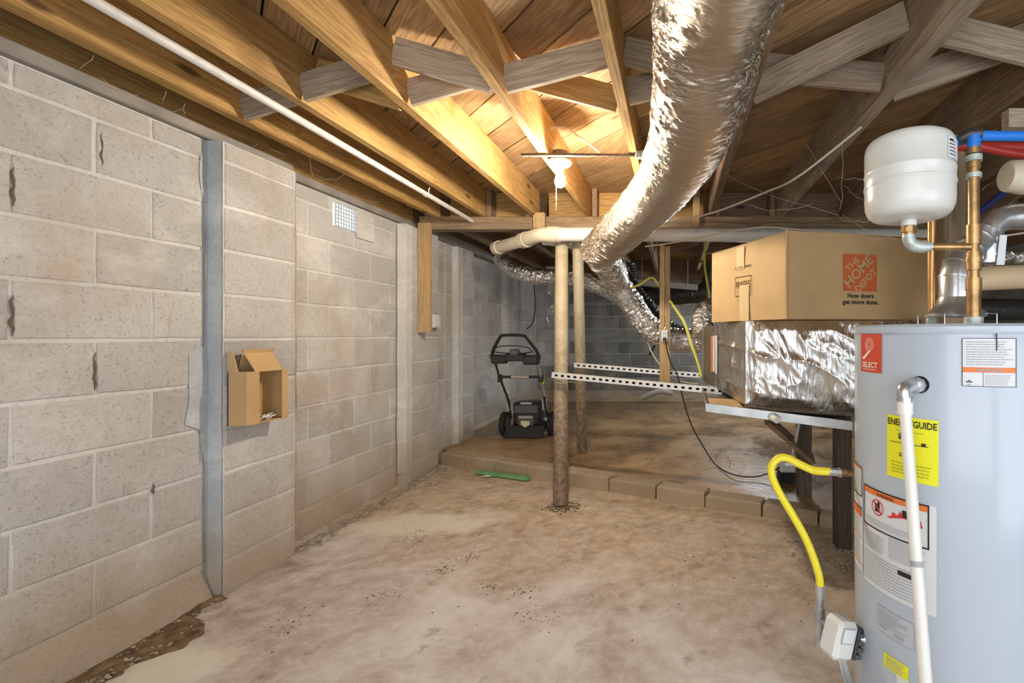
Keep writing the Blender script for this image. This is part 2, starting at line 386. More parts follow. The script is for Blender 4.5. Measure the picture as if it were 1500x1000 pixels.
def column_mat():
    m, nt, b = newmat('rusty_painted_column'); g = nt.nodes.new('ShaderNodeNewGeometry').outputs['Position']
    sep = nt.nodes.new('ShaderNodeSeparateXYZ'); nt.links.new(g, sep.inputs[0])
    base = ramp(nt, noise_n(nt, g, 7, 6), [(.3, (.42,.34,.21)), (.7, (.60,.53,.38))])
    z = mth(nt, 'ADD', sep.outputs[2], mth(nt, 'MULTIPLY', noise_n(nt, g, 45, 5, .8), -1.7))
    c = mixc(nt, maprange(nt, z, -.45, .55, .9, 0), base, ramp(nt, noise_n(nt, g, 30, 4), [(.35, (.07,.045,.03)), (.65, (.27,.17,.10))]))
    nt.links.new(c, b.inputs['Base Color']); b.inputs['Roughness'].default_value = .6; bump(nt, b, noise_n(nt, g, 60, 4), .4, .004); return m
M['column'] = column_mat()

# ------------------------------------------------------------------ text
def text_geo(txt, size, bold=False, align='LEFT'):
    cu = bpy.data.curves.new('t', 'FONT'); cu.body = txt; cu.size = size; cu.align_x = align; cu.resolution_u = 2
    if bold: cu.offset = size*.022
    ob = bpy.data.objects.new('t', cu); COL.objects.link(ob)
    dg = bpy.context.evaluated_depsgraph_get(); me = bpy.data.meshes.new_from_object(ob.evaluated_get(dg))
    vs = [v.co.copy() for v in me.vertices]; fs = [tuple(p.vertices) for p in me.polygons]
    bpy.data.objects.remove(ob); bpy.data.curves.remove(cu); bpy.data.meshes.remove(me)
    return vs, fs
def text_on(mb, txt, size, fn, bold=False, align='LEFT', x=0, y=0, sx=1, rot=0, mi=0, width=None):
    vs, fs = text_geo(txt, size, bold, align)
    if width: sx = width/(max(v.x for v in vs)-min(v.x for v in vs))
    c, s = math.cos(rot), math.sin(rot)
    mb.add([fn(x+(v.x*sx)*c-v.y*s, y+(v.x*sx)*s+v.y*c) for v in vs], fs, mi)

# ------------------------------------------------------------------ floor
def mk_floor():
    mb = MB(); mb.grid(lambda u, v: (-2.5+6*u, -1.5+6.2*v, .006*noise.noise((u*14, v*14, 0))), 60, 60)
    f = struct(mb.build('floor', M['floor'], org=(0,0,0), smooth=True))
    # step line of the raised slab
    a = Vector((-2.35, 4.435)); c = Vector((3.45, 1.80)); d = (c-a).normalized(); nrm = Vector((-d.y, d.x))
    mb = MB()
    e = .10
    top = [(a.x+nrm.x*e, a.y+nrm.y*e), (c.x+nrm.x*e, c.y+nrm.y*e), (3.45, 7.9), (-2.45, 7.9), (-2.45, a.y+nrm.y*e+.05)]
    n = len(top)
    mb.add([(x, y, .052 if i_ == 1 else .112) for i_, (x, y) in enumerate(top)]+[(x, y, -.1) for x, y in top], [tuple(range(n)), tuple(range(2*n-1, n-1, -1))]+[((i+1)%n, i, n+i, n+(i+1)%n) for i in range(n)])
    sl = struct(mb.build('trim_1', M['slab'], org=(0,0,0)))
    # kerb blocks along the edge
    t = .22; L = (c-a).length; lens = [.30,.36,.36,.40,.40,.40,.38,.40,.36,.40,.40,.40,.40,.4,.4,.4]; k = 0
    while t < L-.1:
        ln = lens[k % len(lens)]; p = a+d*t; q = a+d*(t+ln-.012); r = random.uniform(-.007, .007); zt = max(.055, .114-.022*max(0, p.x+.9))+random.uniform(-.003,.005)
        b0 = [(p+nrm*(0+r)), (q+nrm*(0+r)), (q+nrm*.13), (p+nrm*.13)]
        i0 = [(p+nrm*(.012+r)+d*.008), (q+nrm*(.012+r)-d*.008), (q+nrm*.125-d*.008), (p+nrm*.125+d*.008)]
        m2 = MB(); vs = [(v.x, v.y, -.02) for v in b0]+[(v.x, v.y, zt-.012) for v in b0]+[(v.x, v.y, zt) for v in i0]
        m2.add(vs, [(3,2,1,0),(0,1,5,4),(1,2,6,5),(2,3,7,6),(3,0,4,7),(4,5,9,8),(5,6,10,9),(6,7,11,10),(7,4,8,11),(8,9,10,11)])
        m2.build('kerb_block', M['kerb'], sl, org=((p.x+q.x)/2, (p.y+q.y)/2, 0)); t += ln; k += 1
M['kerb'] = block_mat('kerb_concrete', (.42,.35,.26), (.62,.55,.45), (.32,.21,.12), .7, .4, .2)
mk_floor()

# ------------------------------------------------------------------ block walls
ZJ = [.16+.2038*k for k in range(10)]+[2.085]
TOP = 2.085
wall = MB()
for (x, y0, y1) in ((-2.136, -1.4, 2.15), (-2.066, 2.155, 2.565), (-2.206, 2.565, 3.80), (-2.136, 3.745, 4.255), (-2.216, 4.25, 4.75), (-2.166, 4.705, 5.075), (-2.276, 5.07, 7.9), (-2.216, 6.2, 6.52)):
    wall.box(-2.5, x, y0, y1, 0, TOP)
wl = struct(wall.build('wall_left', M['mortar'], org=(-2.3, 0, 0)))
cache = {}
def block_mesh(w_, h_, mat, ax):
    key = (round(w_,2), round(h_,2), mat, ax, random.randrange(4))
    if key in cache: return cache[key]
    mb = MB(); g = .007; d = .020; b = .004
    # front facing +X (ax 'x') or -Y (ax 'y'); u along the wall, v up; irregular chipped outline
    us = [-w_/2+g, -w_/6, w_/6, w_/2-g]; vsn = [-h_/2+g, 0, h_/2-g]
    ring = [(us[0],vsn[0]),(us[1],vsn[0]),(us[2],vsn[0]),(us[3],vsn[0]),(us[3],vsn[1]),(us[3],vsn[2]),(us[2],vsn[2]),(us[1],vsn[2]),(us[0],vsn[2]),(us[0],vsn[1])]
    ring = [(u+random.uniform(-.0025,.0025), v+random.uniform(-.0025,.0025)) for u, v in ring]
    inner = [(u-math.copysign(b, u)+random.uniform(-.0015,.0015), v-(math.copysign(b, v) if abs(v) > .01 else 0)) for u, v in ring]
    pr = .005
    def w3(u, v, o): return (o, u, v) if ax == 'x' else (u, -o, v)
    vs = [w3(u, v, -d) for u, v in ring]+[w3(u, v, pr-.003) for u, v in ring]+[w3(u, v, pr) for u, v in inner]
    n = 10; fs = [(i, (i+1)%n, n+(i+1)%n, n+i) for i in range(n)]+[(n+i, n+(i+1)%n, 2*n+(i+1)%n, 2*n+i) for i in range(n)]+[tuple(2*n+i for i in range(n))]
    mb.add(vs, fs); cache[key] = mb.mesh('block', M[mat]); return cache[key]
def put_block(parent, x, y, z, w_, h_, mat, ax):
    o = bpy.data.objects.new('block', block_mesh(w_, h_, mat, ax)); COL.objects.link(o); o.parent = parent
    o.location = Vector((x, y, z))-parent.location
def course(xf, y0, y1, phase_a, phase_b, mat, parent=wl, zmin=0):
    for r in range(10):
        z0, z1 = ZJ[r], ZJ[r+1]
        if z1 < zmin: continue
        ph = phase_a if r % 2 else phase_b
        cuts = [y0]; t = ph
        while t > y0: t -= .406
        while t < y1-.03:
            if t > y0+.05: cuts.append(t)
            t += .406
        cuts.append(y1)
        for a, b in zip(cuts, cuts[1:]):
            if b-a > .05: put_block(parent, xf, (a+b)/2, (z0+z1)/2, b-a, z1-z0, mat, 'x')
course(-2.136, .1, 2.135, 1.515, 1.733, 'block')
course(-2.206, 2.58, 3.74, 3.01, 2.835, 'block_far')
course(-2.276, 5.08, 6.2, 5.3, 5.1, 'block_far', zmin=.2)
course(-2.276, 6.52, 7.78, 6.6, 6.8, 'block_far', zmin=.2)
course(-2.216, 4.27, 4.70, 9, 9, 'block_far')
for r in range(10):
    z0, z1 = ZJ[r], ZJ[r+1]; zc = (z0+z1)/2
    put_block(wl, -2.066, 2.36, zc, .41, z1-z0, 'block', 'x')
    put_block(wl, -2.136, 4.03, zc, .44, z1-z0, 'block_far', 'x')
    put_block(wl, -2.166, 4.93, zc, .27, z1-z0, 'block_far', 'x')
    put_block(wl, -2.216, 6.40, zc, .22, z1-z0, 'block_far', 'x')
put_block(wl, -2.066, 2.36, .08, .41, .155, 'block', 'x')
for k in range(3): put_block(wl, -2.206, 2.78+.406*k, .08, .40, .155, 'block_far', 'x')
put_block(wl, -2.136, 4.03, .08, .44, .155, 'block_far', 'x')
# places where the mortar has fallen out of the upright joints
for (px, y0_, y1_) in ((17,243,302),(16,432,492),(137,516,572),(147,190,246),(223,706,724)):
    y_ = F*2.136/(VX-px); z0_ = CH-(y1_-VY)*y_/F; z1_ = CH-(y0_-VY)*y_/F; mb = MB()
    mb.tube([(-2.1325, y_+.004*math.sin(k*2.3), z0_+(z1_-z0_)*k/6) for k in range(7)], [.001,.004,.006,.003,.005,.003,.001], 6)
    mb.build('mortar_gap', M['hole2'], wl)
# grey parging on the near side of the first pilaster, spilled on both faces
mb = MB(); mb.grid(lambda u, v: (-2.20+.135*u, 2.148-.006*noise.noise((u*3, v*14, 2)), .0+2.085*v), 6, 60)
mb.grid(lambda u, v: (-2.1285+.0035*noise.noise((u*4, v*20, 5)), 2.15-(.014+.05*max(0, noise.noise((0, v*7, 1)))+(.07 if .38 < v < .55 else 0))*(1-u), 0.02+2.06*v), 4, 60)
mb.build('grey_parging', M['parge'], wl, smooth=True)
# sloping mortar toe at the foot of the wall
mb = MB(); mb.grid(lambda u, v: (-2.14+.05*u+.012*noise.noise((v*9, u, 0)), -.5+2.64*v, .150*(1-u)**1.3+.004), 6, 40)
mb.build('mortar_toe', M['block'], wl, smooth=True)
# mortar beads in the corners next to the far pilasters
mb = MB()
for (x, y, wd) in ((-2.135, 3.74, .030), (-2.165, 4.70, .04), (-2.215, 6.2, .04), (-2.065, 2.57, .018)):
    mb.grid(lambda u, v, x=x, y=y, wd=wd: (x+.004-.06*(1-u)-0*wd, y-.02+wd*u+.012*noise.noise((v*9, y, 0)), .1+1.97*v), 3, 40)
mb.build('corner_mortar', M['parge_light'], wl, smooth=True)
# wall vent near the top of the wall
vt = thing('wall_vent', 'wire screen vent bright with daylight at the top of the left block wall', 'vent', (-2.2, 3.13, 1.9))
mb = MB(); mb.box(-2.204, -2.192, 3.035, 3.235, 1.905, 2.05); mb.build('daylight_pane', M['daylit'], vt)
mb = MB()
for k in range(9): mb.beam((-2.183, 3.035+.025*k, 1.905), (-2.183, 3.035+.025*k, 2.05), .005, .005, (1,0,0))
for k in range(7): mb.beam((-2.183, 3.035, 1.905+.024*k), (-2.183, 3.235, 1.905+.024*k), .005, .005)
mb.build('screen', M['wire'], vt)
mb = MB(); mb.box(-2.196, -2.185, 3.245, 3.43, 1.87, 2.05); mb.build('parging_patch', M['parge_light'], wl)

# back wall
YB = 7.78
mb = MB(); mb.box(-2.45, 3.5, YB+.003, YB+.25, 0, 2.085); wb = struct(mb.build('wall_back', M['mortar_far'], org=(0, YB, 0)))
for r in range(9):
    z0 = 1.095+.2038*(r-4); z1 = z0+.2038
    if r == 8: z1 = min(z1, 2.085)
    x = -2.28-(.2 if r % 2 else 0)-.063
    while x < 3.2:
        a, b = max(x, -2.27), x+.406
        if b-a > .06:
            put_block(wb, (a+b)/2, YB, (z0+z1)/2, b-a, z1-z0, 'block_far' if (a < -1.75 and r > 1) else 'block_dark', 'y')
        x += .406
mb = MB(); mb.grid(lambda u, v: (-2.3+5.7*u, YB-.10+.1*v+.03*noise.noise((u*30,v*3,0)), .10+.22*v*(.6+.5*noise.noise((u*22, 0, 1)))), 70, 4)
mb.build('footing_rubble', M['kerb'], wb, smooth=True)
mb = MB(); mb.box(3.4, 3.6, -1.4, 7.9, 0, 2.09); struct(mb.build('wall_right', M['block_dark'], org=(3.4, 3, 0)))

# ------------------------------------------------------------------ ceiling: deck planks, joists, blocking, bridging
HD = CH+1.235; HJ = CH+1.0
mb = MB(); mb.box(-2.5, 3.6, -1.4, 7.95, HD+.021, HD+.06); ce = struct(mb.build('ceiling', M['hole'], org=(0, 0, HD)))
def clip(poly, ax, val, keep_less):
    out = []
    for i in range(len(poly)):
        a, b = poly[i], poly[(i+1)%len(poly)]
        ina = (a[ax] <= val) == keep_less; inb = (b[ax] <= val) == keep_less
        if ina: out.append(a)
        if ina != inb:
            t = (val-a[ax])/(b[ax]-a[ax]); out.append((a[0]+(b[0]-a[0])*t, a[1]+(b[1]-a[1])*t))
    return out
R45 = math.radians(-46); dx, dy = math.cos(R45), math.sin(R45); nx, ny = -dy, dx
s = -4.2
while s < 9.5:
    wd = .180; p = []
    for (t, q) in ((-14, s), (14, s), (14, s+wd-.008), (-14, s+wd-.008)): p.append((t*dx+q*nx, t*dy+q*ny))
    for ax, val, less in ((0,-2.45,False),(0,3.55,True),(1,-1.3,False),(1,7.85,True)): p = clip(p, ax, val, less) if p else p
    if len(p) >= 3:
        cx = sum(v[0] for v in p)/len(p); cy = sum(v[1] for v in p)/len(p); z = random.uniform(0, .003)
        loc = [((v[0]-cx)*dx+(v[1]-cy)*dy, (v[0]-cx)*nx+(v[1]-cy)*ny) for v in p]; n = len(loc)
        m2 = MB(); m2.add([(a, b, 0) for a, b in loc]+[(a, b, .018) for a, b in loc], [tuple(range(n-1,-1,-1)), tuple(range(n, 2*n))]+[(i, (i+1)%n, n+(i+1)%n, n+i) for i in range(n)])
        ob = bpy.data.objects.new('deck_plank', m2.mesh('deck_plank', M['deck'] if 'deck' in M else M['warm_x'])); COL.objects.link(ob)
        ob.parent = ce; ob.location = (cx, cy, z+HD-ce.location.z); ob.rotation_euler = (0, 0, R45)
    s += wd
def joist(x, y0, y1, mat, w_=.04, z0=HJ, z1=HD-.001, dxr=0):
    m2 = MB(); m2.hexa([(x,y0,z0),(x+w_,y0,z0),(x+w_+dxr,y1,z0),(x+dxr,y1,z0)], [(x,y0,z1),(x+w_,y0,z1),(x+w_+dxr,y1,z1),(x+dxr,y1,z1)])
    return m2.build('joist', mat, ce, org=(x, (y0+y1)/2, z0))
JX = [-2.06, -1.64, -1.205, -.745, -.25, .295, .86, 1.42, 1.95, 2.5, 3.05]
for i, x in enumerate(JX):
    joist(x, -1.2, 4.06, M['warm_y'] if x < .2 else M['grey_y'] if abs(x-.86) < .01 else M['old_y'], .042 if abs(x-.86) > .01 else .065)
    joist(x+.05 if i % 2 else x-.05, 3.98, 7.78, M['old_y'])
joist(-2.30, -1.2, 4.06, M['warm_y'], .045, 2.145); joist(-2.34, 4.06, 7.78, M['old_y'], .045, 2.145)
BY = 4.03
for i in range(len(JX)-1):   # header boards between the joists over the girder
    m2 = MB(); m2.box(JX[i]+(.112 if not i%2 else .045), JX[i+1]-(.055 if i%2 else .004), BY+.07, BY+.11, HJ+.001, HD-.002); m2.build('blocking', M['warm_x'] if JX[i] < .2 else M['old_x'], ce)
def bridge(i, y, rising, mat='grey_x', y2=None, zlo=.055):
    xa, xb = JX[i]+.043, JX[i+1]-.002
    if abs(JX[i]-.86) < .01: xa += .024
    za, zb = HJ+zlo, HD-.062
    p, q = (xa, y, za if rising else zb), (xb, y2 or y, zb if rising else za)
    p, q = Vector(p), Vector(q); L = (q-p).length; hw = .058
    m2 = MB(); m2.hexa([(0,-.01,-hw),(L,-.01,-hw),(L,.01,-hw),(0,.01,-hw)], [(0,-.01,hw),(L,-.01,hw),(L,.01,hw),(0,.01,hw)])
    ob = bpy.data.objects.new('bridging_board', m2.mesh('bridging_board', M[mat])); COL.objects.link(ob); ob.parent = ce
    d = (q-p).normalized(); sd = Vector((0,0,1)).cross(d).normalized(); u_ = d.cross(sd)
    ob.rotation_euler = Matrix((d, sd, u_)).transposed().to_euler(); ob.location = p-ce.location
for (i, y, r, mt, *y2_) in ((0,2.20,True,'grey_x'),(1,2.02,True,'grey_x'),(1,2.10,False,'warm_x'),(2,1.95,False,'grey_x'),(2,2.06,True,'grey_x'),(3,1.95,True,'grey_x'),(3,2.12,False,'warm_x'),
                      (4,2.05,True,'grey_x'),(4,1.95,False,'grey_x'),(5,2.04,True,'grey_x',1.74),(5,2.06,False,'bridge_pink',1.94),(6,2.02,True,'grey_x',1.84),(6,1.78,False,'grey_x'),(7,1.9,True,'old_x'),(7,1.98,False,'old_x')):
    if mt == 'bridge_pink' and mt not in M: M[mt] = wood('pinkish_pine', 'x', (.36,.22,.14), (.46,.33,.23), (.52,.44,.35))
    bridge(i, y, r, mt, *y2_)
for i in range(1, 8):
    bridge(i, 5.9, True, 'old_x'); bridge(i, 5.98, False, 'old_x')
for nm, bx_ in (('rim_or_light_block', (-2.5, 3.5, 7.80, 7.85, 2.087, HD-.001)), ('rim_or_light_block', (3.42, 3.47, -1.2, 7.78, 2.092, HD-.001)), ('rim_or_light_block', (-2.5, 3.5, -1.30, -1.25, 2.0, HD-.001))):  # last board: unseen, added behind the camera to keep light from the bays
    m2 = MB(); m2.box(*bx_); m2.build(nm, M['old_x'], ce)
# sill plate on the wall
mb = MB(); mb.bevelbox(-2.48, -2.10, -1.2, 2.60, 2.087, 2.135, .006); mb.bevelbox(-2.48, -2.17, 2.602, 7.78, 2.087, 2.135, .006)
sill = mb.build('sill_plate', M['sill'] if 'sill' in M else plain('sill_grey', (.30,.27,.24), .8, 0, var=.3, vscale=6), None)
tag(sill, 'dark grey sill plate lying along the top of the left block wall', 'beam')
# girder
mb = MB(); mb.bevelbox(-2.16, 3.35, BY-.045, BY+.055, CH+.945, HJ-.001, .003); g1 = mb
gd = thing('girder', 'weathered built-up timber girder spanning the room under the joists', 'beam', (0, BY, 2.08))
mb.build('upper_timber', M['old_x'] if 0 else M['gird'] if 'gird' in M else wood('girder_wood', 'x', (.22,.13,.06), (.38,.25,.13), (.50,.36,.21)), gd)
mb = MB(); mb.bevelbox(-2.16, 3.35, BY-.055, BY+.06, CH+.889, CH+.943, .003); mb.build('lower_timber', wood('girder_wood_lower', 'x', (.19,.125,.07), (.34,.24,.14), (.46,.34,.22)), gd)

# ------------------------------------------------------------------ columns and posts
def column(bx, by, bz, tx, ty, r, label):
    t = thing('support_column', label, 'column', (bx, by, bz), 'painted steel support columns')
    mb = MB(); mb.tube([(bx, by, bz), (bx*.5+tx*.5, by*.5+ty*.5, (bz+CH+.885)/2), (tx, ty, CH+.884)], r, 24, True); mb.build('pole', M['column'], t, smooth=True)
    mb = MB(); mb.box(tx-.07, tx+.07, ty-.055, ty+.055, CH+.877, CH+.888); mb.build('cap_plate', M['barmetal'], t)
column(-.80, 3.31, 0, -.955, 3.99, .052, 'tan painted steel column standing on the lower floor in front of the step')
column(-.862, 4.39, .112, -.83, 4.03, .047, 'grey steel column with rust standing on the raised slab behind the front column')
mb = MB(); m2 = MB()
t = thing('wall_post', 'short yellowish timber stud fixed to the block pilaster under the girder end', 'post', (-2.11, 3.97, 1.2))
x0 = P(619,325,3.97).x
mb.bevelbox(-2.128, -2.028, 3.90, 3.945, P(0,487,3.9).z, P(0,326,3.9).z, .003); mb.build('stud', M['post_z'], t)
bx = thing('electrical_box', 'white plastic electrical box on the left wall just behind the timber stud', 'box', (-2.12, 4.12, 1.3))
mb = MB(); mb.bevelbox(-2.13, -2.075, 4.06, 4.17, P(0,480,4.1).z, P(0,460,4.1).z, .006); mb.build('body', M['pvc'], bx)
mb = MB(); mb.bevelbox(-2.074, -2.064, 4.075, 4.155, P(0,477,4.1).z, P(0,463,4.1).z, .003); mb.build('cover', M['pvc'], bx)
# hanging double stud with the outlet
t = thing('hanging_post', 'pale double stud hanging from the girder with a white outlet on it', 'post', (-.08, 4.0, .8))
xl, xr = P(966.5,0,3.95).x, P(981.5,0,3.95).x
mb = MB(); mb.bevelbox(xl, (xl+xr)/2-.002, 3.93, 3.975, P(0,480,3.95).z, P(0,359,3.95).z, .002); build_split(mb, 'stud_piece', M['post_z'], t)
mb = MB(); mb.bevelbox((xl+xr)/2+.002, xr, 3.935, 3.98, P(0,480,3.95).z, P(0,361,3.95).z, .002); build_split(mb, 'stud_piece', M['post_z'], t)
mb = MB(); mb.bevelbox(xl, xr, 3.932, 3.972, P(0,561,3.95).z, P(0,480.4,3.95).z, .002); mb.build('lower_stud', M['post_z'], t)
o = thing('wall_outlet', 'white electrical outlet with a black cable plugged in on the hanging stud', 'outlet', (xl+.05, 3.93, 1.19))
zo0, zo1 = P(0,500,3.93).z, P(0,483,3.93).z; xc = P(973.5,0,3.92).x
mb = MB(); mb.bevelbox(xc-.027, xc+.027, 3.912, 3.931, zo0, zo1, .003); mb.build('cover_plate', M['paper'], o)
mb = MB()
for dz in (.028, .062):
    for dxx in (-.008, .008): mb.box(xc+dxx-.0018, xc+dxx+.0018, 3.909, 3.9115, zo0+dz, zo0+dz+.012)
build_split(mb, 'slot', M['ink'], o)
mb = MB(); mb.bevelbox(xc-.016, xc+.016, 3.885, 3.9085, zo0+.004, zo0+.03, .004); mb.build('plug', M['blackpl'], o)
# small timber hangers at the pipe
h = thing('hanger_block', 'small square pale timber block nailed to the girder above the pipe elbow', 'block', (-1.08, 3.96, 2.1))
pa, pb = P(782,337,3.955), P(799,312,3.955)
mb = MB(); mb.bevelbox(pa.x, pb.x, 3.93, 3.97, pa.z+.01, pb.z, .003); mb.build('block', M['post_z'], h)
mb = MB(); c = P(790,323,3.925)
for (a, b) in ((0,0),(.012,.02),(-.012,.015)): mb.lathe([(0.004,-.004),(.004,.004)], (c.x+a, 3.927, c.z+b), 8, axis='y')
build_split(mb, 'nail_head', M['galv'], h)
h = thing('pipe_hanger', 'orange lit timber strip with a metal strap holding the white pipe beside the big duct', 'hanger', (.17, 3.9, 2.1))
pa, pb = P(1015,333,3.93), P(1025,278,3.93)
mb = MB(); mb.bevelbox(pa.x, pb.x, 3.91, 3.95, pa.z, pb.z, .002); mb.build('strip', M['post_z'], h)

# ------------------------------------------------------------------ pipes
ZP = CH+.808; YP = 3.80
pv = thing('drain_pipe', 'white plastic drain pipe running under the girder with an elbow at its left end', 'pipe', (0, YP, ZP))
mb = MB(); mb.tube([(P(800,0,YP).x, YP, ZP), (2.4, YP, ZP-.01)], .055, 28); mb.build('straight_run', M['pvc'], pv, smooth=True)
e0 = P(798,345,YP); e0.z = ZP; e1 = P(783,347,3.84); e1.z = ZP-.004; e2 = P(768,352,3.98); e2.z = ZP-.01; e3 = P(728,361,4.28); e3.z = ZP-.02
mb = MB(); mb.tube([(e0.x+.05, YP, ZP), e0, lerp(e0,e1,.8), e2], .058, 28); mb.build('elbow', M['pvc_cream'], pv, smooth=True)
mb = MB(); mb.tube([e2, e3], .053, 28); mb.build('branch', M['pvc_cream'], pv, smooth=True)
mb = MB(); d = (e3-e2).normalized(); mb.tube([e3-d*.05, e3+d*.015], .060, 28)
for p in (e2,): mb.tube([p-d*.05, p+d*.03], .066, 28)
mb.tube([(e0.x+.03, YP, ZP), (e0.x+.12, YP, ZP)], .064, 28); build_split(mb, 'coupling', M['pvc_cream'], pv, smooth=True)
mb = MB(); xs = P(1020,0,YP).x
mb.tube([(xs+ .0, YP, ZP+.0)]+[(xs, YP+.0, ZP)], .01, 6)
mb = MB(); pts = [(xs, YP+.06*math.cos(a), ZP+.06*math.sin(a)) for a in [PI/2-2*PI*k/24 for k in range(25)]]
for a, b in zip(pts, pts[1:]): mb.beam(a, b, .02, .003, (1,0,0))
mb.beam((xs, YP+.0, ZP+.06), (xs, 3.905, CH+.93), .02, .003, (0,1,0)); mb.build('metal_strap', M['galv'], pv)
mb = MB(); 
for k in range(60):
    x = .33+k*.016+ (k//7)*.02
    if x < 1.15: mb.box(x, x+.009, YP-.0562, YP-.0545, ZP+.010, ZP+.019)
mb.build('print_line', M['inkgrey'], pv, kind='stuff')
p2 = MB(); p2.tube([P(795,354,4.4), P(855,361,4.4), P(905,362,4.4)], .03, 16); tag(p2.build('small_drain_pipe', M['pvc'], smooth=True), 'thin white pipe behind the large drain pipe near the column tops', 'pipe')
cd = thing('conduit', 'long white plastic conduit slung under the joists along the left wall', 'pipe', (-1.7, 2, 2.15))
a, b = P(100,-22,1.32), P(700,331,4.0); a = Vector((-1.69, .3, HJ-.012)); b = Vector((-1.715, 4.1, HJ-.012-.035))
mb = MB(); mb.tube([(-1.672, .2, CH+.968), (-1.68, 2.0, CH+.962), (-1.70, 3.96, CH+.955)], .0165, 18); mb.build('tube', M['conduit'], cd, smooth=True)
mb = MB()
for (px, y) in ((0, 3.2), (0, 1.15)):
    pts = [(-1.69+.02*math.cos(k*PI/8), y, CH+.958+.02*math.sin(k*PI/8)) for k in range(-9, 1)]
    mb.tube([(-1.66, y, HJ-.001)]+[(-1.668, y, CH+.99)]+pts[::-1], .003, 6)
build_split(mb, 'wire_hook', M['pvc'], cd)

# ------------------------------------------------------------------ big foil duct and flexible ducts
def foil_tube(pts, r, n, seg, amp, freq, seed=0, rings=True):
    path = smoothpath(pts, seg); rr = []
    m = len(pts)-1
    for i in range(len(path)):
        if isinstance(r, (list, tuple)):
            t = i/seg; k = min(int(t), m-1); rr.append(r[k]*(1-(t-k))+r[k+1]*(t-k))
        else: rr.append(r)
    L = [0]
    for a, b in zip(path, path[1:]): L.append(L[-1]+(b-a).length)
    def rad(i, k):
        a = 2*PI*k/n
        v = noise.noise((L[i]*freq, math.cos(a)*1.6+seed, math.sin(a)*1.6))*.6+noise.noise((L[i]*freq*2.3, math.cos(a)*4+seed, math.sin(a)*4))*.4
        w_ = noise.noise((L[i]*3, math.cos(a)*1.2+seed, math.sin(a)*1.2))
        sd = (.30+.70*min(1, abs(math.cos(a))*1.5)) if rings is True else 1
        rib = rings*math.sin(L[i]*2*PI/.042) if rings is not True else 0
        return 1+sd*amp*(abs(v)*1.6-.2)+amp*.5*w_+rib
    mb = MB(); mb.tube(path, rr, n, True, rad=rad); return mb
duct_pts = [(.16, .55, CH+.80), P(1047,0,1.22), P(1030,120,1.50), P(1003,215,1.98), P(960,285,2.75), P(905,342,3.35), P(872,372,3.55)]
duct_pts = [Vector(p) for p in duct_pts]
t = thing('air_duct', 'large crinkled silver foil duct hanging from the ceiling at centre', 'duct', (0, 2, 1.8))
foil_tube(duct_pts, [.165,.160,.158,.157,.155,.152,.13], 110, 56, .065, 26, 1).build('foil_sleeve', M['foil'], t, smooth=True)
c0 = P(895,392,3.7)
foil_tube([P(880,378,3.56), c0, P(903,412,3.85)], [.11,.115,.105], 48, 14, .06, 30, 4).build('collar', M['foil_thin'], t, smooth=True)
def flex(name, label, pts, r, mat='foil_thin', seed=0):
    ob = foil_tube(pts, r, 40, 30, .13, 30, seed, .022).build(name, M[mat], None, smooth=True); tag(ob, label, 'duct', None); return ob
flex('flexible_duct', 'silver flexible duct sagging from the big duct down towards the air handler', [P(893,402,4.12), P(920,437,4.15), P(950,478,4.2), P(985,497,4.25), P(1032,498,4.2)], .105, seed=2)
flex('flexible_duct', 'silver flexible duct branching left under the joists above the lawn mower', [P(733,378,5.0), P(748,392,4.9), P(775,403,4.8), P(810,406,4.75), P(850,408,4.75), P(890,425,4.7)], .082, seed=5)
flex('flexible_duct', 'silver flexible duct seen between the two columns below the collar', [P(862,411,4.95), P(880,418,4.8), P(903,433,4.6), P(918,440,4.45)], .08, seed=9)
flex('flexible_duct', 'black sleeved duct rising behind the silver ducts in the crawlspace', [P(893,361,5.3), P(905,395,5.3), P(935,440,5.3), P(975,482,5.4), P(1020,500,5.5)], .12, 'foil_dark', 11)
flex('flexible_duct', 'short grey foil duct entering the air handler behind the cardboard box', [P(1050,452,3.9), P(1036,455,3.8), P(1030,472,3.75), P(1034,490,3.7)], .09, seed=12)
flex('flexible_duct', 'black duct bulging below the white strip fixture far back', [P(918,388,6.6), P(932,424,6.6), P(960,434,6.5), P(1005,432,6.5), P(1035,424,6.5), P(1046,386,6.5)], .12, 'foil_dark', 13)
mb = MB(); a, b = P(926,413,6.2), P(1022,421,6.2); mb.beam(a, b, .06, .07); fx = thing('strip_fixture', 'long white strip fixture under the far joists of the crawlspace', 'light fixture', (a+b)/2)
mb.build('housing', M['tube_light'], fx); mb = MB()
for t_ in (.15, .85): p = lerp(a, b, t_); mb.tube([p, Vector((p.x, p.y, HJ if t_ < .5 else HJ))], .004, 6)
build_split(mb, 'hanger_rod', M['galv'], fx)
mb = MB()
def sheet(u, v):
    p = P(800+28*u, 390+85*v, 6.9-.0*u); p.y += .06*noise.noise((u*4, v*5, 2)); p.x += .05*noise.noise((u*3, v*4, 7)); return p
mb.grid(sheet, 14, 24); 
pl = mb.build('plastic_sheet', plain('clear_plastic', (.70,.71,.70), .2, .2, bump=.4, bscale=12), None, smooth=True); tag(pl, 'crumpled clear plastic sheet hanging in the far left corner', 'sheet')

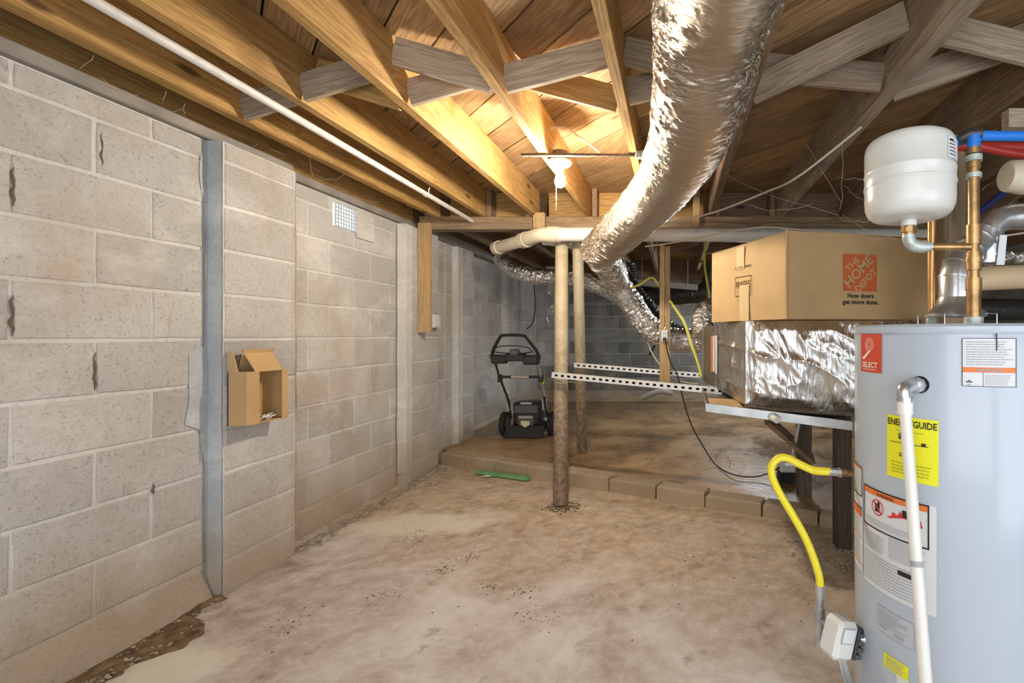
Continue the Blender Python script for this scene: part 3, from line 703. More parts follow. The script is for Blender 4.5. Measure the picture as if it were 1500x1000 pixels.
# ------------------------------------------------------------------ bulb and bar
br = thing('metal_bar', 'thin tarnished metal bar nailed across the undersides of two joists', 'bar', (-.5, 2.62, HJ))
a, b = (-.845, 2.60, HJ-.008), (-.185, 2.60, HJ-.010)
mb = MB(); mb.tube([a, b], .009, 10); mb.build('rod', M['barmetal'], br, smooth=True)
mb = MB(); mb.bevelbox(-.215, -.165, 2.585, 2.615, HJ-.028, HJ+.012, .003); mb.build('clamp', M['solder'], br)
lc = P(820, 237, 2.66)
lp = thing('ceiling_lamp', 'bare glowing light bulb in a white porcelain holder above the floor', 'lamp', lc)
mb = MB(); mb.lathe([(.042,.03),(.046,.026),(.047,-.012),(.045,-.014)], (lc.x, lc.y+.02, lc.z+.035), 24); mb.build('junction_box', M['barmetal'], lp, smooth=True)
mb = MB(); mb.lathe([(.050,.012),(.061,.006),(.063,-.006),(.056,-.016),(.038,-.026),(.024,-.034),(.022,-.036)], (lc.x, lc.y+.01, lc.z+.004), 32); mb.build('lamp_holder', M['porcelain'], lp, smooth=True)
bc = Vector((lc.x, lc.y+.01, CH+.868))
mb = MB(); mb.lathe([(.013,.070),(.0135,.046),(.018,.040),(.024,.022),(.029,.004),(.029,-.012),(.022,-.024),(.012,-.031),(.003,-.033)], bc, 24); mb.build('bulb', M['bulb'], lp, smooth=True)
mb = MB(); mb.tube([(lc.x-.02, lc.y, bc.z+.03), (lc.x-.021, lc.y, bc.z-.165)], .0012, 6); mb.lathe([(.002,.012),(.004,0),(.002,-.012)], (lc.x-.021, lc.y, bc.z-.10), 8); mb.build('pull_cord', M['cable'], lp)
def cable(name, label, pts, r, mat, cat='cable', n=8, seg=10, parent=None):
    mb = MB(); mb.tube(smoothpath(pts, seg), r, n); ob = mb.build(name, M[mat], parent, smooth=True)
    if parent is None: tag(ob, label, cat)
    return ob
cable('lamp_cable', 'cream cable looping up from the bulb holder and along the metal bar', [P(812,218,2.68), P(797,205,2.66), P(796,193,2.66), P(812,187,2.66), P(830,188,2.66), P(848,200,2.66), P(868,214,2.64), P(878,223,2.62)], .0055, 'cable')
cable('cream_cable', 'cream cable slanting from the big duct up across the right joists', [P(972,328,3.4), P(1045,311,3.1), P(1120,282,2.7), P(1170,258,2.4), P(1262,186,2.22)], .006, 'cable')
cable('cream_cable', 'thin cream cable sagging across behind the cardboard box and flue', [P(945,361,3.7), P(1000,353,3.6), P(1100,334,3.0), P(1180,337,2.75), P(1300,347,2.6), P(1420,350,2.3), P(1520,338,2.2)], .005, 'cable')
cable('yellow_cable', 'yellow cable looping out left of the hanging stud near the ducts', [P(925,421,3.95), P(940,415,3.92), P(950,408,3.9), P(958,408,3.9), P(965,418,3.9)], .008, 'cable_y')
cable('yellow_cable', 'yellow cable running down from the hanging stud to the air handler pan', [P(981,440,3.9), P(992,456,3.85), P(1003,474,3.8), P(1012,502,3.75), P(1022,530,3.65), P(1028,552,3.6)], .011, 'cable_y')
cable('yellow_cable', 'yellow cable hanging beside the left edge of the cardboard box', [P(1033,328,4.25), P(1033,356,4.25), P(1032,385,4.2), P(1036,415,4.15), P(1041,450,4.1)], .0095, 'cable_y')
cable('black_cable', 'black power cord dropping from the outlet and trailing over the slab', [P(974,494,3.87), P(978,515,3.86), P(984,535,3.85), P(992,548,3.8), P(1001,585,3.85), P(1012,620,3.9), P(1028,650,4.0), P(1048,680,3.96), P(1075,695,3.66), P(1105,698,3.6), P(1128,692,3.6), P(1142,684,3.55)], .0055, 'cable_k')
cable('grey_wire', 'thin grey wire hanging from the silver duct past the struts', [P(943,482,4.3), P(950,505,4.3), P(962,528,4.25), P(985,552,4.2), P(1005,560,4.0), P(1022,562,3.75)], .005, 'cable')
cable('black_hose', 'short black hose end hanging below the silver duct on the back wall', [P(957,478,4.3), P(958,497,4.6), P(958,507,4.7), P(952,519,4.8)], .012, 'cable_k')
cable('dark_wire', 'dark wire hanging above the lawn mower near the corner', [P(782,408,5.0), P(784,440,5.9), P(783,460,5.9), P(779,475,5.9), P(771,482,5.9)], .007, 'cable_k')

# ------------------------------------------------------------------ strut channels
def strut(label, a, b):
    t = thing('strut_channel', label, 'channel', (a+b)/2, 'slotted strut channels')
    d = (b-a); L = d.length; d.normalize(); side = Vector((0,1,0)); up = Vector((0,0,1)); hw = .0205
    mb = MB(); up2 = side.cross(d).normalized()
    if up2.z < 0: up2 = -up2
    # back web with slots: built as ladder of bars; two flanges
    def bar(p0, p1, o0, o1, dep0, dep1):
        P0 = a+d*p0; P1 = a+d*p1
        mb.hexa([P0+up2*o0+side*dep0, P1+up2*o0+side*dep0, P1+up2*o0+side*dep1, P0+up2*o0+side*dep1], [P0+up2*o1+side*dep0, P1+up2*o1+side*dep0, P1+up2*o1+side*dep1, P0+up2*o1+side*dep1])
    bar(0, L, hw-.003, hw, 0, .04); bar(0, L, -hw, -hw+.003, 0, .04)
    bar(0, L, .008, hw-.003, 0, .003); bar(0, L, -hw+.003, -.008, 0, .003)
    s = 0; pitch = .051
    while s < L:
        bar(s, min(L, s+.026), -.008, .008, 0, .003); s += pitch
    mb.build('channel', M['zinc'], t)
    mb = MB(); bar(0.001, L-.001, -hw+.0035, hw-.0035, .034, .036); mb.build('inner_face', M['hole'], t)
    return t
strut('front slotted white strut channel resting across the front column and the unit', P(808,549,3.47), P(1058,573,3.1))
strut('rear slotted white strut channel crossing the grey column behind', P(841,534.5,4.13), P(1027,550,4.02))
cable('tie_wire', 'thin tie wire looped round the front column under the strut', [P(813,559,3.5), P(823,561,3.48), P(835,559,3.52), P(848,561,3.9)], .003, 'cable')

# ------------------------------------------------------------------ air handler, pan, legs, boxes
def lerp(a, b, t): return a+(b-a)*t
N0 = Vector((.372, 2.47, CH-.372)); R0 = Vector((1.28, 2.26, CH-.405)); B0 = Vector((.222, 3.6, CH-.345)); C0 = B0+(R0-N0)
HT = .445
ah = thing('air_handler', 'long foil wrapped air handler lying on a metal pan under the cardboard box', 'air handler', (.7, 2.9, CH-.37))
upv = Vector((0,0,1))
K0 = lerp(N0, B0, .4235); K1 = lerp(R0, C0, .4235)
topz = CH+.072
def top(p): return Vector((p.x, p.y, topz))
# foil front jacket
nf = (R0-N0).cross(upv).normalized(); nl = Vector((-(B0-N0).y, (B0-N0).x, 0)).normalized()
if nl.x > 0: nl = -nl
def jacket(u, v):
    if u < .18:
        s = u/.18; base = lerp(K0, N0, s); n_ = nl
    else:
        s = (u-.18)/.82; base = lerp(N0, R0, s); n_ = nf
    p = lerp(base, top(base), v)
    q = 1-abs(noise.noise((p.x*13+p.z*5, p.y*9, p.z*2.2))); q2 = noise.noise((p.x*42+p.z*6, p.y*20, p.z*5)); q3 = 1-abs(noise.noise((p.x*5+p.z*9, 1, p.z*2-p.x*3)))*1.4
    edge = min(1, v*9, (1-v)*9, max(.15, abs(u-.18)*22))
    sw = .018*math.sin(PI*v)*min(1, abs(u-.18)*8)
    return p+n_*((.013*q**3+.005*abs(q2)+.014*max(0,q3)**3)*edge+sw)
mb = MB(); mb.grid(jacket, 260, 70); mb.build('foil_front', M['foil_jacket'], ah, smooth=True)
mb = MB(); e = nf*-.003; mb.hexa([N0+e*2, R0+e*2, K1, K0-nl*.004], [top(N0+e*2), top(R0+e*2), top(K1), top(K0-nl*.004)]); mb.build('insulated_body', M['foil_jacket'], ah)
mb = MB(); mb.hexa([K0+nl*.006, K1, C0, B0+nl*.006], [top(K0+nl*.006)-upv*.012, top(K1)-upv*.012, top(C0)-upv*.012, top(B0+nl*.006)-upv*.012]); cab = mb.build('metal_cabinet', M['darkmetal'], ah)
mb = MB()
for tt in (.10, .30, .96):
    p = lerp(K0, B0, tt)+nl*.009; mb.beam(p+upv*.005, top(p)-upv*.015, .006, .012, (1,0,0))
build_split(mb, 'seam', M['darkmetal'], cab)
mb = MB(); pa = lerp(N0, B0, .539)+nl*.012; pb = lerp(N0, B0, .70)+nl*.012
mb.add([(pa.x,pa.y,CH-.26),(pb.x,pb.y,CH-.245),(pb.x,pb.y,CH-.01),(pa.x,pa.y,CH-.005)], [(0,1,2,3)]); mb.build('sticker', M['paper'], cab, label='white sticker strip')
mb = MB(); pa = lerp(N0, B0, .66)+nl*.014; pb = lerp(N0, B0, .71)+nl*.014
mb.add([(pa.x,pa.y,CH-.26),(pb.x,pb.y,CH-.255),(pb.x,pb.y,CH-.01),(pa.x,pa.y,CH-.01)], [(0,1,2,3)]); mb.build('sticker', M['orange'], cab, label='orange sticker strip')
mb = MB(); mb.beam(N0+nl*.012+nf*.012-upv*.006, R0+nf*.012-upv*.006, .03, .012); mb.build('base_flange', M['barmetal'], ah)
# drain pan
FL = Vector((.165, 2.42, CH-.353)); FR = Vector((.845, 2.235, CH-.412)); BL = Vector((.20, 3.62, CH-.352))
pn = thing('drain_pan', 'galvanized metal pan and rail frame carrying the air handler', 'pan', (.5, 2.9, CH-.4))
dn = upv*-.042
mb = MB(); fo = (FR-FL).cross(upv).normalized()*.004
mb.hexa([FL+dn-fo, FR+dn-fo, FR+dn+fo, FL+dn+fo], [FL-fo, FR-fo, FR+fo, FL+fo]); mb.hexa([FL+dn-fo*6, FR+dn-fo*6, FR+dn, FL+dn],[FL+dn*.9-fo*6, FR+dn*.9-fo*6, FR+dn*.9, FL+dn*.9]); mb.build('front_rail', M['galv'], pn)
mb = MB(); mb.beam(FL+dn/2, BL+dn/2, .008, .042); mb.build('side_rail', M['galv'], pn)
mb = MB(); q = R0+Vector((0,.0,-.05)); mb.hexa([FL+dn*.9, FR+dn*.9, C0+dn*.95-upv*.02, BL+dn*.9], [FL+dn*.8, FR+dn*.8, C0+dn*.8-upv*.02, BL+dn*.8]); mb.build('pan_base', M['darkmetal'], pn)
mb = MB(); a = FL+Vector((.02,.06,0)); b = lerp(FL, BL, .3)+Vector((.02,0,0)); mb.hexa([a+dn*.75, a+Vector((.17,-.05,0))+dn*.75, b+Vector((.16,-.05,0))+dn*.75, b+dn*.75],[a+dn*.5, a+Vector((.17,-.05,0))+dn*.5, b+Vector((.16,-.05,0))+dn*.5, b+dn*.5]); mb.build('plywood_shim', M['panel'], pn, label='yellowish plywood piece in the pan corner')
mb = MB(); pt = lerp(FL, FR, .03)+dn*.5-fo*1.2; mb.beam(pt-Vector((0,.0015,0)), pt+(FR-FL)*.15-Vector((0,.0015,0)), .001, .022); mb.build('sticker', M['paper'], pn)
mb = MB(); pc = P(1138,615,2.27); mb.tube([pc+Vector((-.012,.07,.006)), pc+Vector((0,-.005,0))], .016, 18); mb.build('drain_stub', M['pvc'], pn, smooth=True)
mb = MB(); pc2 = pc+Vector((-.008,.045,.006)); mb.tube([pc2, pc2+Vector((-.002,.025,0))], .022, 18); mb.build('stub_collar', M['galv'], pn, smooth=True)
def leg(px, y, wpx, base, ztop, label):
    x = P(px,0,y).x; w_ = wpx*y/F/2; mb = MB(); mb.bevelbox(x-w_, x+w_, y, y+.09, base, ztop, .004); ob = mb.build('support_post', M['dark_post'], None); tag(ob, label, 'post', 'dark timber posts under the air handler')
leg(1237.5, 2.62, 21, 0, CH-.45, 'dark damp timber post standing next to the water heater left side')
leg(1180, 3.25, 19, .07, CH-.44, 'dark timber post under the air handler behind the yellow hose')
mb = MB(); mb.beam(P(1122,612,3.0), P(1190,672,3.25), .09, .03, (0,-.6,.8)); ob = mb.build('brace_board', M['dark_grey'] if 'dark_grey' in M else M['old_x'], None); tag(ob, 'grey diagonal brace board under the metal pan', 'board')
mb = MB(); mb.tube([P(1170,622,3.0), P(1166,642,3.1), P(1161,667,3.28)], .011, 10); ob = mb.build('drain_tube', M['pvc'], None, smooth=True); tag(ob, 'thin white tube dropping from the metal pan to the condensate pump', 'pipe')
pc = P(1152, 700, 3.575); pc.z = .085
pm = thing('condensate_pump', 'small black condensate pump with a white top on the slab under the pan', 'pump', pc)
mb = MB(); mb.bevelbox(pc.x-.062, pc.x+.062, pc.y-.05, pc.y+.06, .085, .165, .006); mb.build('reservoir', M['blackpl'], pm)
mb = MB(); mb.bevelbox(pc.x-.055, pc.x+.055, pc.y-.045, pc.y+.055, .165, .215, .008); mb.build('motor_cover', M['pvc'], pm)
mb = MB(); mb.bevelbox(pc.x-.062, pc.x-.02, pc.y-.04, pc.y, .215, .27, .004); mb.build('float_box', M['pvc'], pm)

# big cardboard box
B1 = Vector((.526, 2.2, CH+.074)); du = Vector((.978,.209,0)).normalized(); dl = Vector((.226-.526, 2.84-2.2, 0)); 
B2 = B1+du*.80; B4 = B1+dl; B3 = B2+dl; HB = .411
cb = thing('cardboard_box', 'big brown moving box with an orange printed logo on top of the air handler', 'box', (B1+B3)/2)
def wobface(p, q, h0, h1, name, n_, mat, parent, ex=.004):
    def fn(u, v):
        x = lerp(p, q, u); z = lerp(h0(u), h1(u), v); b = .006*math.sin(PI*u)*math.sin(PI*v)+.002*noise.noise((u*4, v*4, p.x))
        return Vector((x.x, x.y, z))+n_*b
    mb = MB(); mb.grid(fn, 16, 10); return mb.build(name, mat, parent, smooth=True)
nfb = Vector((du.y, -du.x, 0)); nlb = Vector((-dl.y, dl.x, 0)).normalized(); nlb = nlb if nlb.x < 0 else -nlb
z0 = B1.z; z1 = z0+HB
wobface(B1, B2, lambda u: z0, lambda u: z1-.01*u, 'front_panel', nfb, M['card'], cb)
wobface(B4, B1, lambda u: z0, lambda u: z1-.014*math.sin(u*7)*(.6-u if u < .6 else 0), 'side_panel', nlb, M['card'], cb)
wobface(B3, B4, lambda u: z0, lambda u: z1, 'rear_panel', -nfb, M['card'], cb); wobface(B2, B3, lambda u: z0, lambda u: z1, 'end_panel', -nlb, M['card'], cb)
mb = MB(); mb.hexa([B1+upv*.002, B2+upv*.002, B3+upv*.002, B4+upv*.002], [B1+upv*.006, B2+upv*.006, B3+upv*.006, B4+upv*.006]); mb.build('bottom_panel', M['card_in'], cb)
tp = [Vector((v.x, v.y, z1-.004)) for v in (B1, B2, B3, B4)]
mid1 = lerp(tp[0], tp[3], .5); mid2 = lerp(tp[1], tp[2], .5)
mb = MB(); o_ = -dl.normalized()*.006-du*.004
mb.hexa([tp[0], tp[1], mid2-dl*.01, mid1-dl*.01], [v+upv*.005 for v in (tp[0], tp[1], mid2-dl*.01, mid1-dl*.01)]); build_split(mb, 'top_flap', M['card'], cb)
mb = MB(); mb.hexa([mid1+dl*.01, mid2+dl*.01, tp[2], tp[3]], [v+upv*.006 for v in (mid1+dl*.01, mid2+dl*.01, tp[2], tp[3])]); build_split(mb, 'top_flap', M['card'], cb)
mb = MB(); cr = B1+nfb*.004+nlb*.004; mb.tube([cr+upv*.0, cr+upv*HB*.5+nlb*.003, cr+upv*(HB+.004)], .0075, 8); mb.build('corner_fold', M['card'], cb, smooth=True)
def onfront(x, y): return B1+du*x+upv*y+nfb*.0095
lx0, lx1, ly0, ly1 = .2855, .465, .135, .312
mb = MB(); mb.add([onfront(lx0, ly0), onfront(lx1, ly0), onfront(lx1, ly1), onfront(lx0, ly1)], [(0,1,2,3)]); lg = mb.build('logo_square', M['hdorange'], cb, label='orange printed square reading THE HOME DEPOT')
# diagonal stencil lettering, clipped inside the square
def onlogo(x, y): return onfront(lx0+x, ly0+y)+nfb*.0012
mb = MB(); cs = math.cos(PI/4)
S_ = lx1-lx0
text_on(mb, 'THE', .046, onlogo, True, 'CENTER', .060*1.0, .118, 1.0, PI/4)
text_on(mb, 'HOME', .066, onlogo, True, 'CENTER', S_*.535, S_*.445, 1.02, PI/4)
text_on(mb, 'DEPOT', .046, onlogo, True, 'CENTER', S_*.725, S_*.235, 1.0, PI/4)
mb.build('logo_lettering', M['card'], cb)
mb = MB(); text_on(mb, 'How doers', .031, onfront, True, 'CENTER', (lx0+lx1)/2+.003, ly0-.032); text_on(mb, 'get more done.', .031, onfront, True, 'CENTER', (lx0+lx1)/2+.004, ly0-.062)
mb.build('slogan_lettering', M['ink'], cb)
dln = dl.normalized(); LD = dl.length
def onside(x, y): return B4-dln*x+upv*y+nlb*.0095
def sx_of(px):   # distance along the side panel where the photograph's column px falls
    best = min(range(201), key=lambda k: abs(VX+F*(B4-dln*LD*k/200).x/(B4-dln*LD*k/200).y-px)); return LD*best/200
a0, a1 = sx_of(1079), sx_of(1102); mb = MB()
def sz(px, py): 
    p = B4-dln*sx_of(px); return CH+(VY-py)*p.y/F-z0
for (xa, ya, xb, yb) in ((a0, sz(1079,407), a1, sz(1102,403)),):
    bt = sz(1081,434)
    for (p, q, r, s_) in ((a0,ya,a1,yb),(a0,bt,a1,bt+.0),):
        mb.add([onside(p,q-.002), onside(r,s_-.002), onside(r,s_+.002), onside(p,q+.002)], [(0,1,2,3)])
    for xx, y_ in ((a0, ya), (a1, yb)): mb.add([onside(xx-.002,bt), onside(xx+.002,bt), onside(xx+.002,y_), onside(xx-.002,y_)], [(0,1,2,3)])
    fs_ = .050; tw = a1-a0
    text_on(mb, 'FRAGILE', fs_, onside, True, 'CENTER', (a0+a1)/2, ya-.060, width=tw*.88)
    for k in range(4): text_on(mb, ':', .03, onside, True, 'LEFT', a0+.02, ya-.085-.018*k)
    for k in range(14): 
        x_ = a0+tw*k/14; mb.add([onside(x_, ya+.045), onside(x_+tw/20, ya+.045), onside(x_+tw/20, ya+.056), onside(x_, ya+.056)], [(0,1,2,3)])
mb.build('stencil_print', plain('brown_print', (.16,.085,.03), .8), cb)
mb = MB(); x_a, x_b = sx_of(1085.5), sx_of(1099.5)
mb.add([onside(x_a,.0)+nlb*.001, onside(x_b,.0)+nlb*.001, onside(x_b, sz(1098,417))+nlb*.001, onside(x_a, sz(1085,418))+nlb*.001], [(0,1,2,3)])
x_a, x_b = sx_of(1081), sx_of(1092); mb.add([onside(x_a, sz(1081,395)), onside(x_b, sz(1092,394)), onside(x_b,HB-.012), onside(x_a,HB-.012)], [(0,1,2,3)]); build_split(mb, 'packing_tape', M['tape'], cb)

# small open box fixed on the pilaster
XP = -2.06; 
def PW(px, py, X): y = F*X/(px-VX); return P(px, py, y)
q0, q1 = PW(343,600,-2.055).y, PW(423,600,-2.055).y
sb = thing('cardboard_box', 'small open cardboard box with lifted flaps fixed to the block pilaster', 'box', (XP, (q0+q1)/2, 1.1))
Xf = -1.975; ya_, yb_ = F*Xf/(362-VX), F*Xf/(418-VX)
ya_, yb_ = 2.17, 2.455
zb, zt = CH-.275, CH-.09; zt = P(362,545,2.17).z; zb = P(362,622,2.17).z
ya_ = F*Xf/(360-VX); yb_ = F*Xf/(421-VX); zt = CH-(545-VY)*ya_/F; zb = CH-(624-VY)*ya_/F
th = .004
mb = MB(); mb.box(XP+.001, XP+.005, ya_, yb_, zb, zt); mb.build('back_panel', M['card_in'], sb)
mb = MB(); mb.box(XP+.001, Xf, ya_, ya_+th, zb, zt); mb.build('side_panel', M['card'], sb)
mb = MB(); mb.box(XP+.001, Xf, yb_-th, yb_, zb, zt); mb.build('side_panel', M['card'], sb)
mb = MB(); mb.box(XP+.001, Xf, ya_+th, yb_-th, zb, zb+th); mb.build('bottom_panel', M['card'], sb)
mb = MB(); mb.box(XP+.001, Xf, ya_+th, yb_-th, zt-th, zt); mb.build('top_panel', M['card'], sb)
mb = MB(); mb.box(Xf, Xf+th, ya_, ya_+.068, zb, zt-.002); mb.box(Xf, Xf+th, yb_-.036, yb_, zb, zt-.002); build_split(mb, 'front_lip', M['card'], sb)
mb = MB(); za = zt+.105; mb.hexa([(XP+.012, ya_+.04, zt), (XP+.016, ya_+.04, zt), (XP+.016, yb_-.03, zt), (XP+.012, yb_-.03, zt)], [(XP+.055, ya_+.02, za), (XP+.059, ya_+.02, za), (XP+.059, yb_-.045, za), (XP+.055, yb_-.045, za)])
mb.hexa([(Xf-.004, ya_+.05, zt), (Xf, ya_+.05, zt), (Xf, yb_-.035, zt), (Xf-.004, yb_-.035, zt)], [(Xf-.045, ya_+.025, za), (Xf-.041, ya_+.025, za), (Xf-.041, yb_-.05, za), (Xf-.045, yb_-.05, za)])
build_split(mb, 'top_flap', M['card'], sb)
mb = MB(); mb.hexa([(XP+.004, ya_-.002, zt), (XP+.05, ya_-.002, zt), (XP+.05, ya_+.002, zt), (XP+.004, ya_+.002, zt)], [(XP+.004, ya_-.006, za-.01), (XP+.03, ya_-.006, za-.01), (XP+.03, ya_-.002, za-.01), (XP+.004, ya_-.002, za-.01)]); mb.build('side_flap', M['card'], sb)
mb = MB()
for k in range(9):
    y = random.uniform(ya_+.09, yb_-.07); x = random.uniform(XP+.02, Xf-.01); mb.tube([(x, y, zb+.009+.002*k), (x+random.uniform(-.02,.02), y+random.uniform(.02,.045), zb+.014+.002*k)], .004, 6)
ob = mb.build('wire_nuts', M['pvc'], None); tag(ob, 'small white plastic bits lying inside the open cardboard box', 'scraps', kind='stuff')

# ------------------------------------------------------------------ water heater
TX, TY, TR = .805, 1.35, .27
wh = thing('water_heater', 'tall pale grey gas water heater with yellow and white labels at right', 'water heater', (TX, TY, 0))
mb = MB(); mb.lathe([(TR-.01,.03),(TR,.035),(TR,1.20),(TR-.001,1.204)], (TX, TY, 0), 96); mb.build('body', M['tank'], wh, smooth=True)
mb = MB(); mb.lathe([(TR+.003,1.203),(TR+.005,1.206),(TR+.004,1.220),(TR-.004,1.2265),(.06,1.229),(.001,1.229)], (TX, TY, 0), 96); mb.build('top_cap', M['tank'], wh, smooth=True)
mb = MB()
for k in range(3):
    a = 2*PI*k/3+.4; mb.lathe([(.02,0),(.02,.03)], (TX+.2*math.cos(a), TY+.2*math.sin(a), 0), 12)
build_split(mb, 'foot', M['blackpl'], wh)
def tank_hit(px, py):
    k = (px-VX)/F; A = 1+k*k; Bq = -(2*k*TX+2*TY); Cq = TX*TX+TY*TY-TR*TR; D = Bq*Bq-4*A*Cq; t = (-Bq-math.sqrt(max(D, 0)))/(2*A)
    return math.atan2(t*k-TX, -(t-TY)), CH-(py-VY)*t/F      # angle from the -Y side, +to the right; height
def tk(a, z, o=0): return Vector((TX+(TR+o)*math.sin(a), TY-(TR+o)*math.cos(a), z))
def patch(mb, a0, a1, z0, z1, o=.0015, n=14, mi=0): mb.grid(lambda u, v: tk(lerp(a0,a1,u), lerp(z0,z1,v), o), n, 1, mi); return mb
def lab(pxl, pyt, pxr, pyb, ): 
    a0, zt_ = tank_hit(pxl, pyt); a1, _ = tank_hit(pxr, pyt); _, zb_ = tank_hit(pxl, pyb); return a0, a1, zb_, zt_
def lines(mb, a0, a1, z0, z1, n, gap=.5, ends=.8, mi=0, o=.0026):
    h_ = (z1-z0)/n
    for k in range(n):
        e_ = random.uniform(ends, 1); a = a0
        while a < a0+(a1-a0)*e_-.004:
            w_ = random.uniform(.012, .05); b_ = min(a+w_, a0+(a1-a0)*e_); patch(mb, a, b_, z1-h_*(k+gap+.18), z1-h_*(k+.32), o, 1, mi); a = b_+.006
def tfn(a0, z0, o=.003): return lambda x, y: tk(a0+x/TR, z0+y, o)
# red badge
a0, a1, zb_, zt_ = lab(1262, 489, 1292, 543)
t_ = patch(MB(), a0, a1, zb_, zt_).build('red_label', M['red'], wh, smooth=True, label='red label with white ring emblem')
mb = MB(); cz = zt_-.030; ca = (a0+a1)/2
for r_ in (.008, .0135, .019):
    for k in range(24):
        u0, u1 = 2*PI*k/24, 2*PI*(k+1)/24
        q = [(math.cos(u0)*r_, math.sin(u0)*r_), (math.cos(u1)*r_, math.sin(u1)*r_), (math.cos(u1)*(r_-.0016), math.sin(u1)*(r_-.0016)), (math.cos(u0)*(r_-.0016), math.sin(u0)*(r_-.0016))]
        mb.add([tk(ca+x/TR, cz+y, .003) for x, y in q], [(0,1,2,3)])
mb.add([tk(ca+x/TR, cz+y, .003) for x, y in ((-.035,-.037),(-.026,-.042),(.006,-.018),(.001,-.014))], [(0,1,2,3)])
text_on(mb, 'SELECT', .021, tfn(ca, cz-.062), True, 'CENTER'); patch(mb, a0+.06, a1-.06, cz-.068, cz-.0665, .003, 6)
mb.build('white_print', M['whiteprint'], t_)
# EnergyGuide
a0, a1, zb_, zt_ = lab(1300, 606, 1375, 695)
t_ = patch(MB(), a0, a1, zb_, zt_).build('energy_label', M['yellow'], wh, smooth=True, label='yellow ENERGYGUIDE label')
mb = MB(); W_ = (a1-a0)*TR
text_on(mb, 'ENERGYGUIDE', .0235, tfn((a0+a1)/2, zt_-.024), True, 'CENTER', width=W_*.95)
ta, tz = tank_hit(1316, 641); text_on(mb, '$ 27', .020, tfn(ta, tz), True, width=(tank_hit(1337, 641)[0]-ta)*TR)
ta, tz = tank_hit(1317, 667); text_on(mb, '250', .0125, tfn(ta, tz), True, width=(tank_hit(1333, 667)[0]-ta)*TR)
patch(mb, a0+.04, a1-.08, zt_-.0685, zt_-.0668, .003, 8); patch(mb, a0+.19, a0+.55*(a1-a0), zt_-.113, zt_-.1122, .003, 4); patch(mb, a1-.14, a1-.10, zt_-.067, zt_-.060, .003, 2)
mb.build('black_print', M['ink'], t_); mb = MB(); lines(mb, a0+.05, a1-.05, zb_+.012, zb_+.045, 4); lines(mb, a0+.1, a1-.1, zt_-.040, zt_-.034, 1); mb.build('fine_print', plain('olive_print', (.45,.43,.02), .6), t_, kind='stuff')
# white warning label right
a0, a1, zb_, zt_ = lab(1409, 495, 1488, 565)
t_ = patch(MB(), a0, a1, zb_, zt_).build('notice_label', M['paper'], wh, smooth=True, label='white notice with an orange WARNING band')
mb = MB(); zw = zt_-.068; patch(mb, a0+.004, a1-.004, zw-.012, zw, .0024); mb.build('orange_band', M['orange'], t_)
mb = MB(); text_on(mb, '\u26a0WARNING'.replace('\u26a0',''), .0115, tfn((a0+a1)/2, zw-.0105, .0034), True, 'CENTER')
lines(mb, a0+.03, a1-.03, zw+.004, zt_-.006, 10); lines(mb, a0+.17, a1-.03, zb_+.004, zw-.016, 9)
mb.build('fine_print', M['inkgrey'], t_, kind='stuff')
mb = MB(); patch(mb, a0, a1, zb_, zb_+.0012, .003); patch(mb, a0, a1, zt_-.0012, zt_, .003); patch(mb, a0, a0+.005, zb_, zt_, .003, 1); patch(mb, a1-.005, a1, zb_, zt_, .003, 1); patch(mb, a0+.155, a0+.158, zb_, zw-.012, .003, 1)
text_on(mb, '*', .03, tfn(a0+.03, zw-.052, .003), True); mb.build('black_print', M['ink'], t_)
# big warning label
a0, a1, zb_, zt_ = lab(1267, 707, 1372, 846); a2 = a0+(a1-a0)*.93
t_ = MB(); patch(t_, a0, a1, zb_, zt_); t_ = t_.build('warning_label', M['paper'], wh, smooth=True, label='large white safety label with black framed pictures')
H_ = zt_-zb_; mb = MB(); zf = zt_-.105
for (p, q, r_, s_) in ((a0,a2,zt_-.004,zt_),(a0,a2,zf-.004,zf),(a0,a0+.014,zf,zt_),(a2-.014,a2,zf,zt_)): patch(mb, p, q, r_, s_, .003)
text_on(mb, 'WARNING', .0115, tfn(a0+(a2-a0)*.42, zt_-.0155, .0036), True, 'CENTER')
ci = a0+(a2-a0)*.30; pi_ = zt_-.047
patch(mb, ci-.035, ci+.030, pi_-.012, pi_+.010, .003, 2); patch(mb, ci+.004, ci+.03, pi_+.010, pi_+.016, .003, 2)
patch(mb, a0+(a2-a0)*.68, a0+(a2-a0)*.78, pi_, pi_+.018, .0038, 2); mb.build('black_print', M['ink'], t_)
mb = MB(); patch(mb, a0+.014, a2-.014, zt_-.018, zt_-.004, .0028); mb.build('orange_band', M['orange'], t_)
mb = MB()
for k in range(28):
    u0, u1 = 2*PI*k/28, 2*PI*(k+1)/28; ro, ri = .0215, .0185
    mb.add([tk(ci+x/TR, pi_+y, .0036) for x, y in ((math.cos(u0)*ro, math.sin(u0)*ro),(math.cos(u1)*ro, math.sin(u1)*ro),(math.cos(u1)*ri, math.sin(u1)*ri),(math.cos(u0)*ri, math.sin(u0)*ri))], [(0,1,2,3)])
mb.add([tk(ci+x/TR, pi_+y, .0040) for x, y in ((-.0155,.0125),(-.0125,.0155),(.0155,-.0125),(.0125,-.0155))], [(0,1,2,3)])
fl = [(-.045,-.010),(.05,-.010),(.045,.008),(.036,.002),(.030,.018),(.020,.006),(.012,.022),(.004,.006),(-.006,.016),(-.014,.002),(-.026,.010),(-.03,-.002)]
fa = a0+(a2-a0)*.68; mb.add([tk(fa+x/TR, pi_-.004+y, .0034) for x, y in fl], [tuple(range(len(fl)))])
patch(mb, a0+.01, a0+.06, zf-.012, zf-.0095, .003, 2); mb.build('red_print', plain('print_red', (.72,.03,.03), .6), t_, kind='stuff')
mb = MB(); lines(mb, a0+.05, a2-.05, zf+.006, zf+.024, 4); mid = a0+(a2-a0)*.47
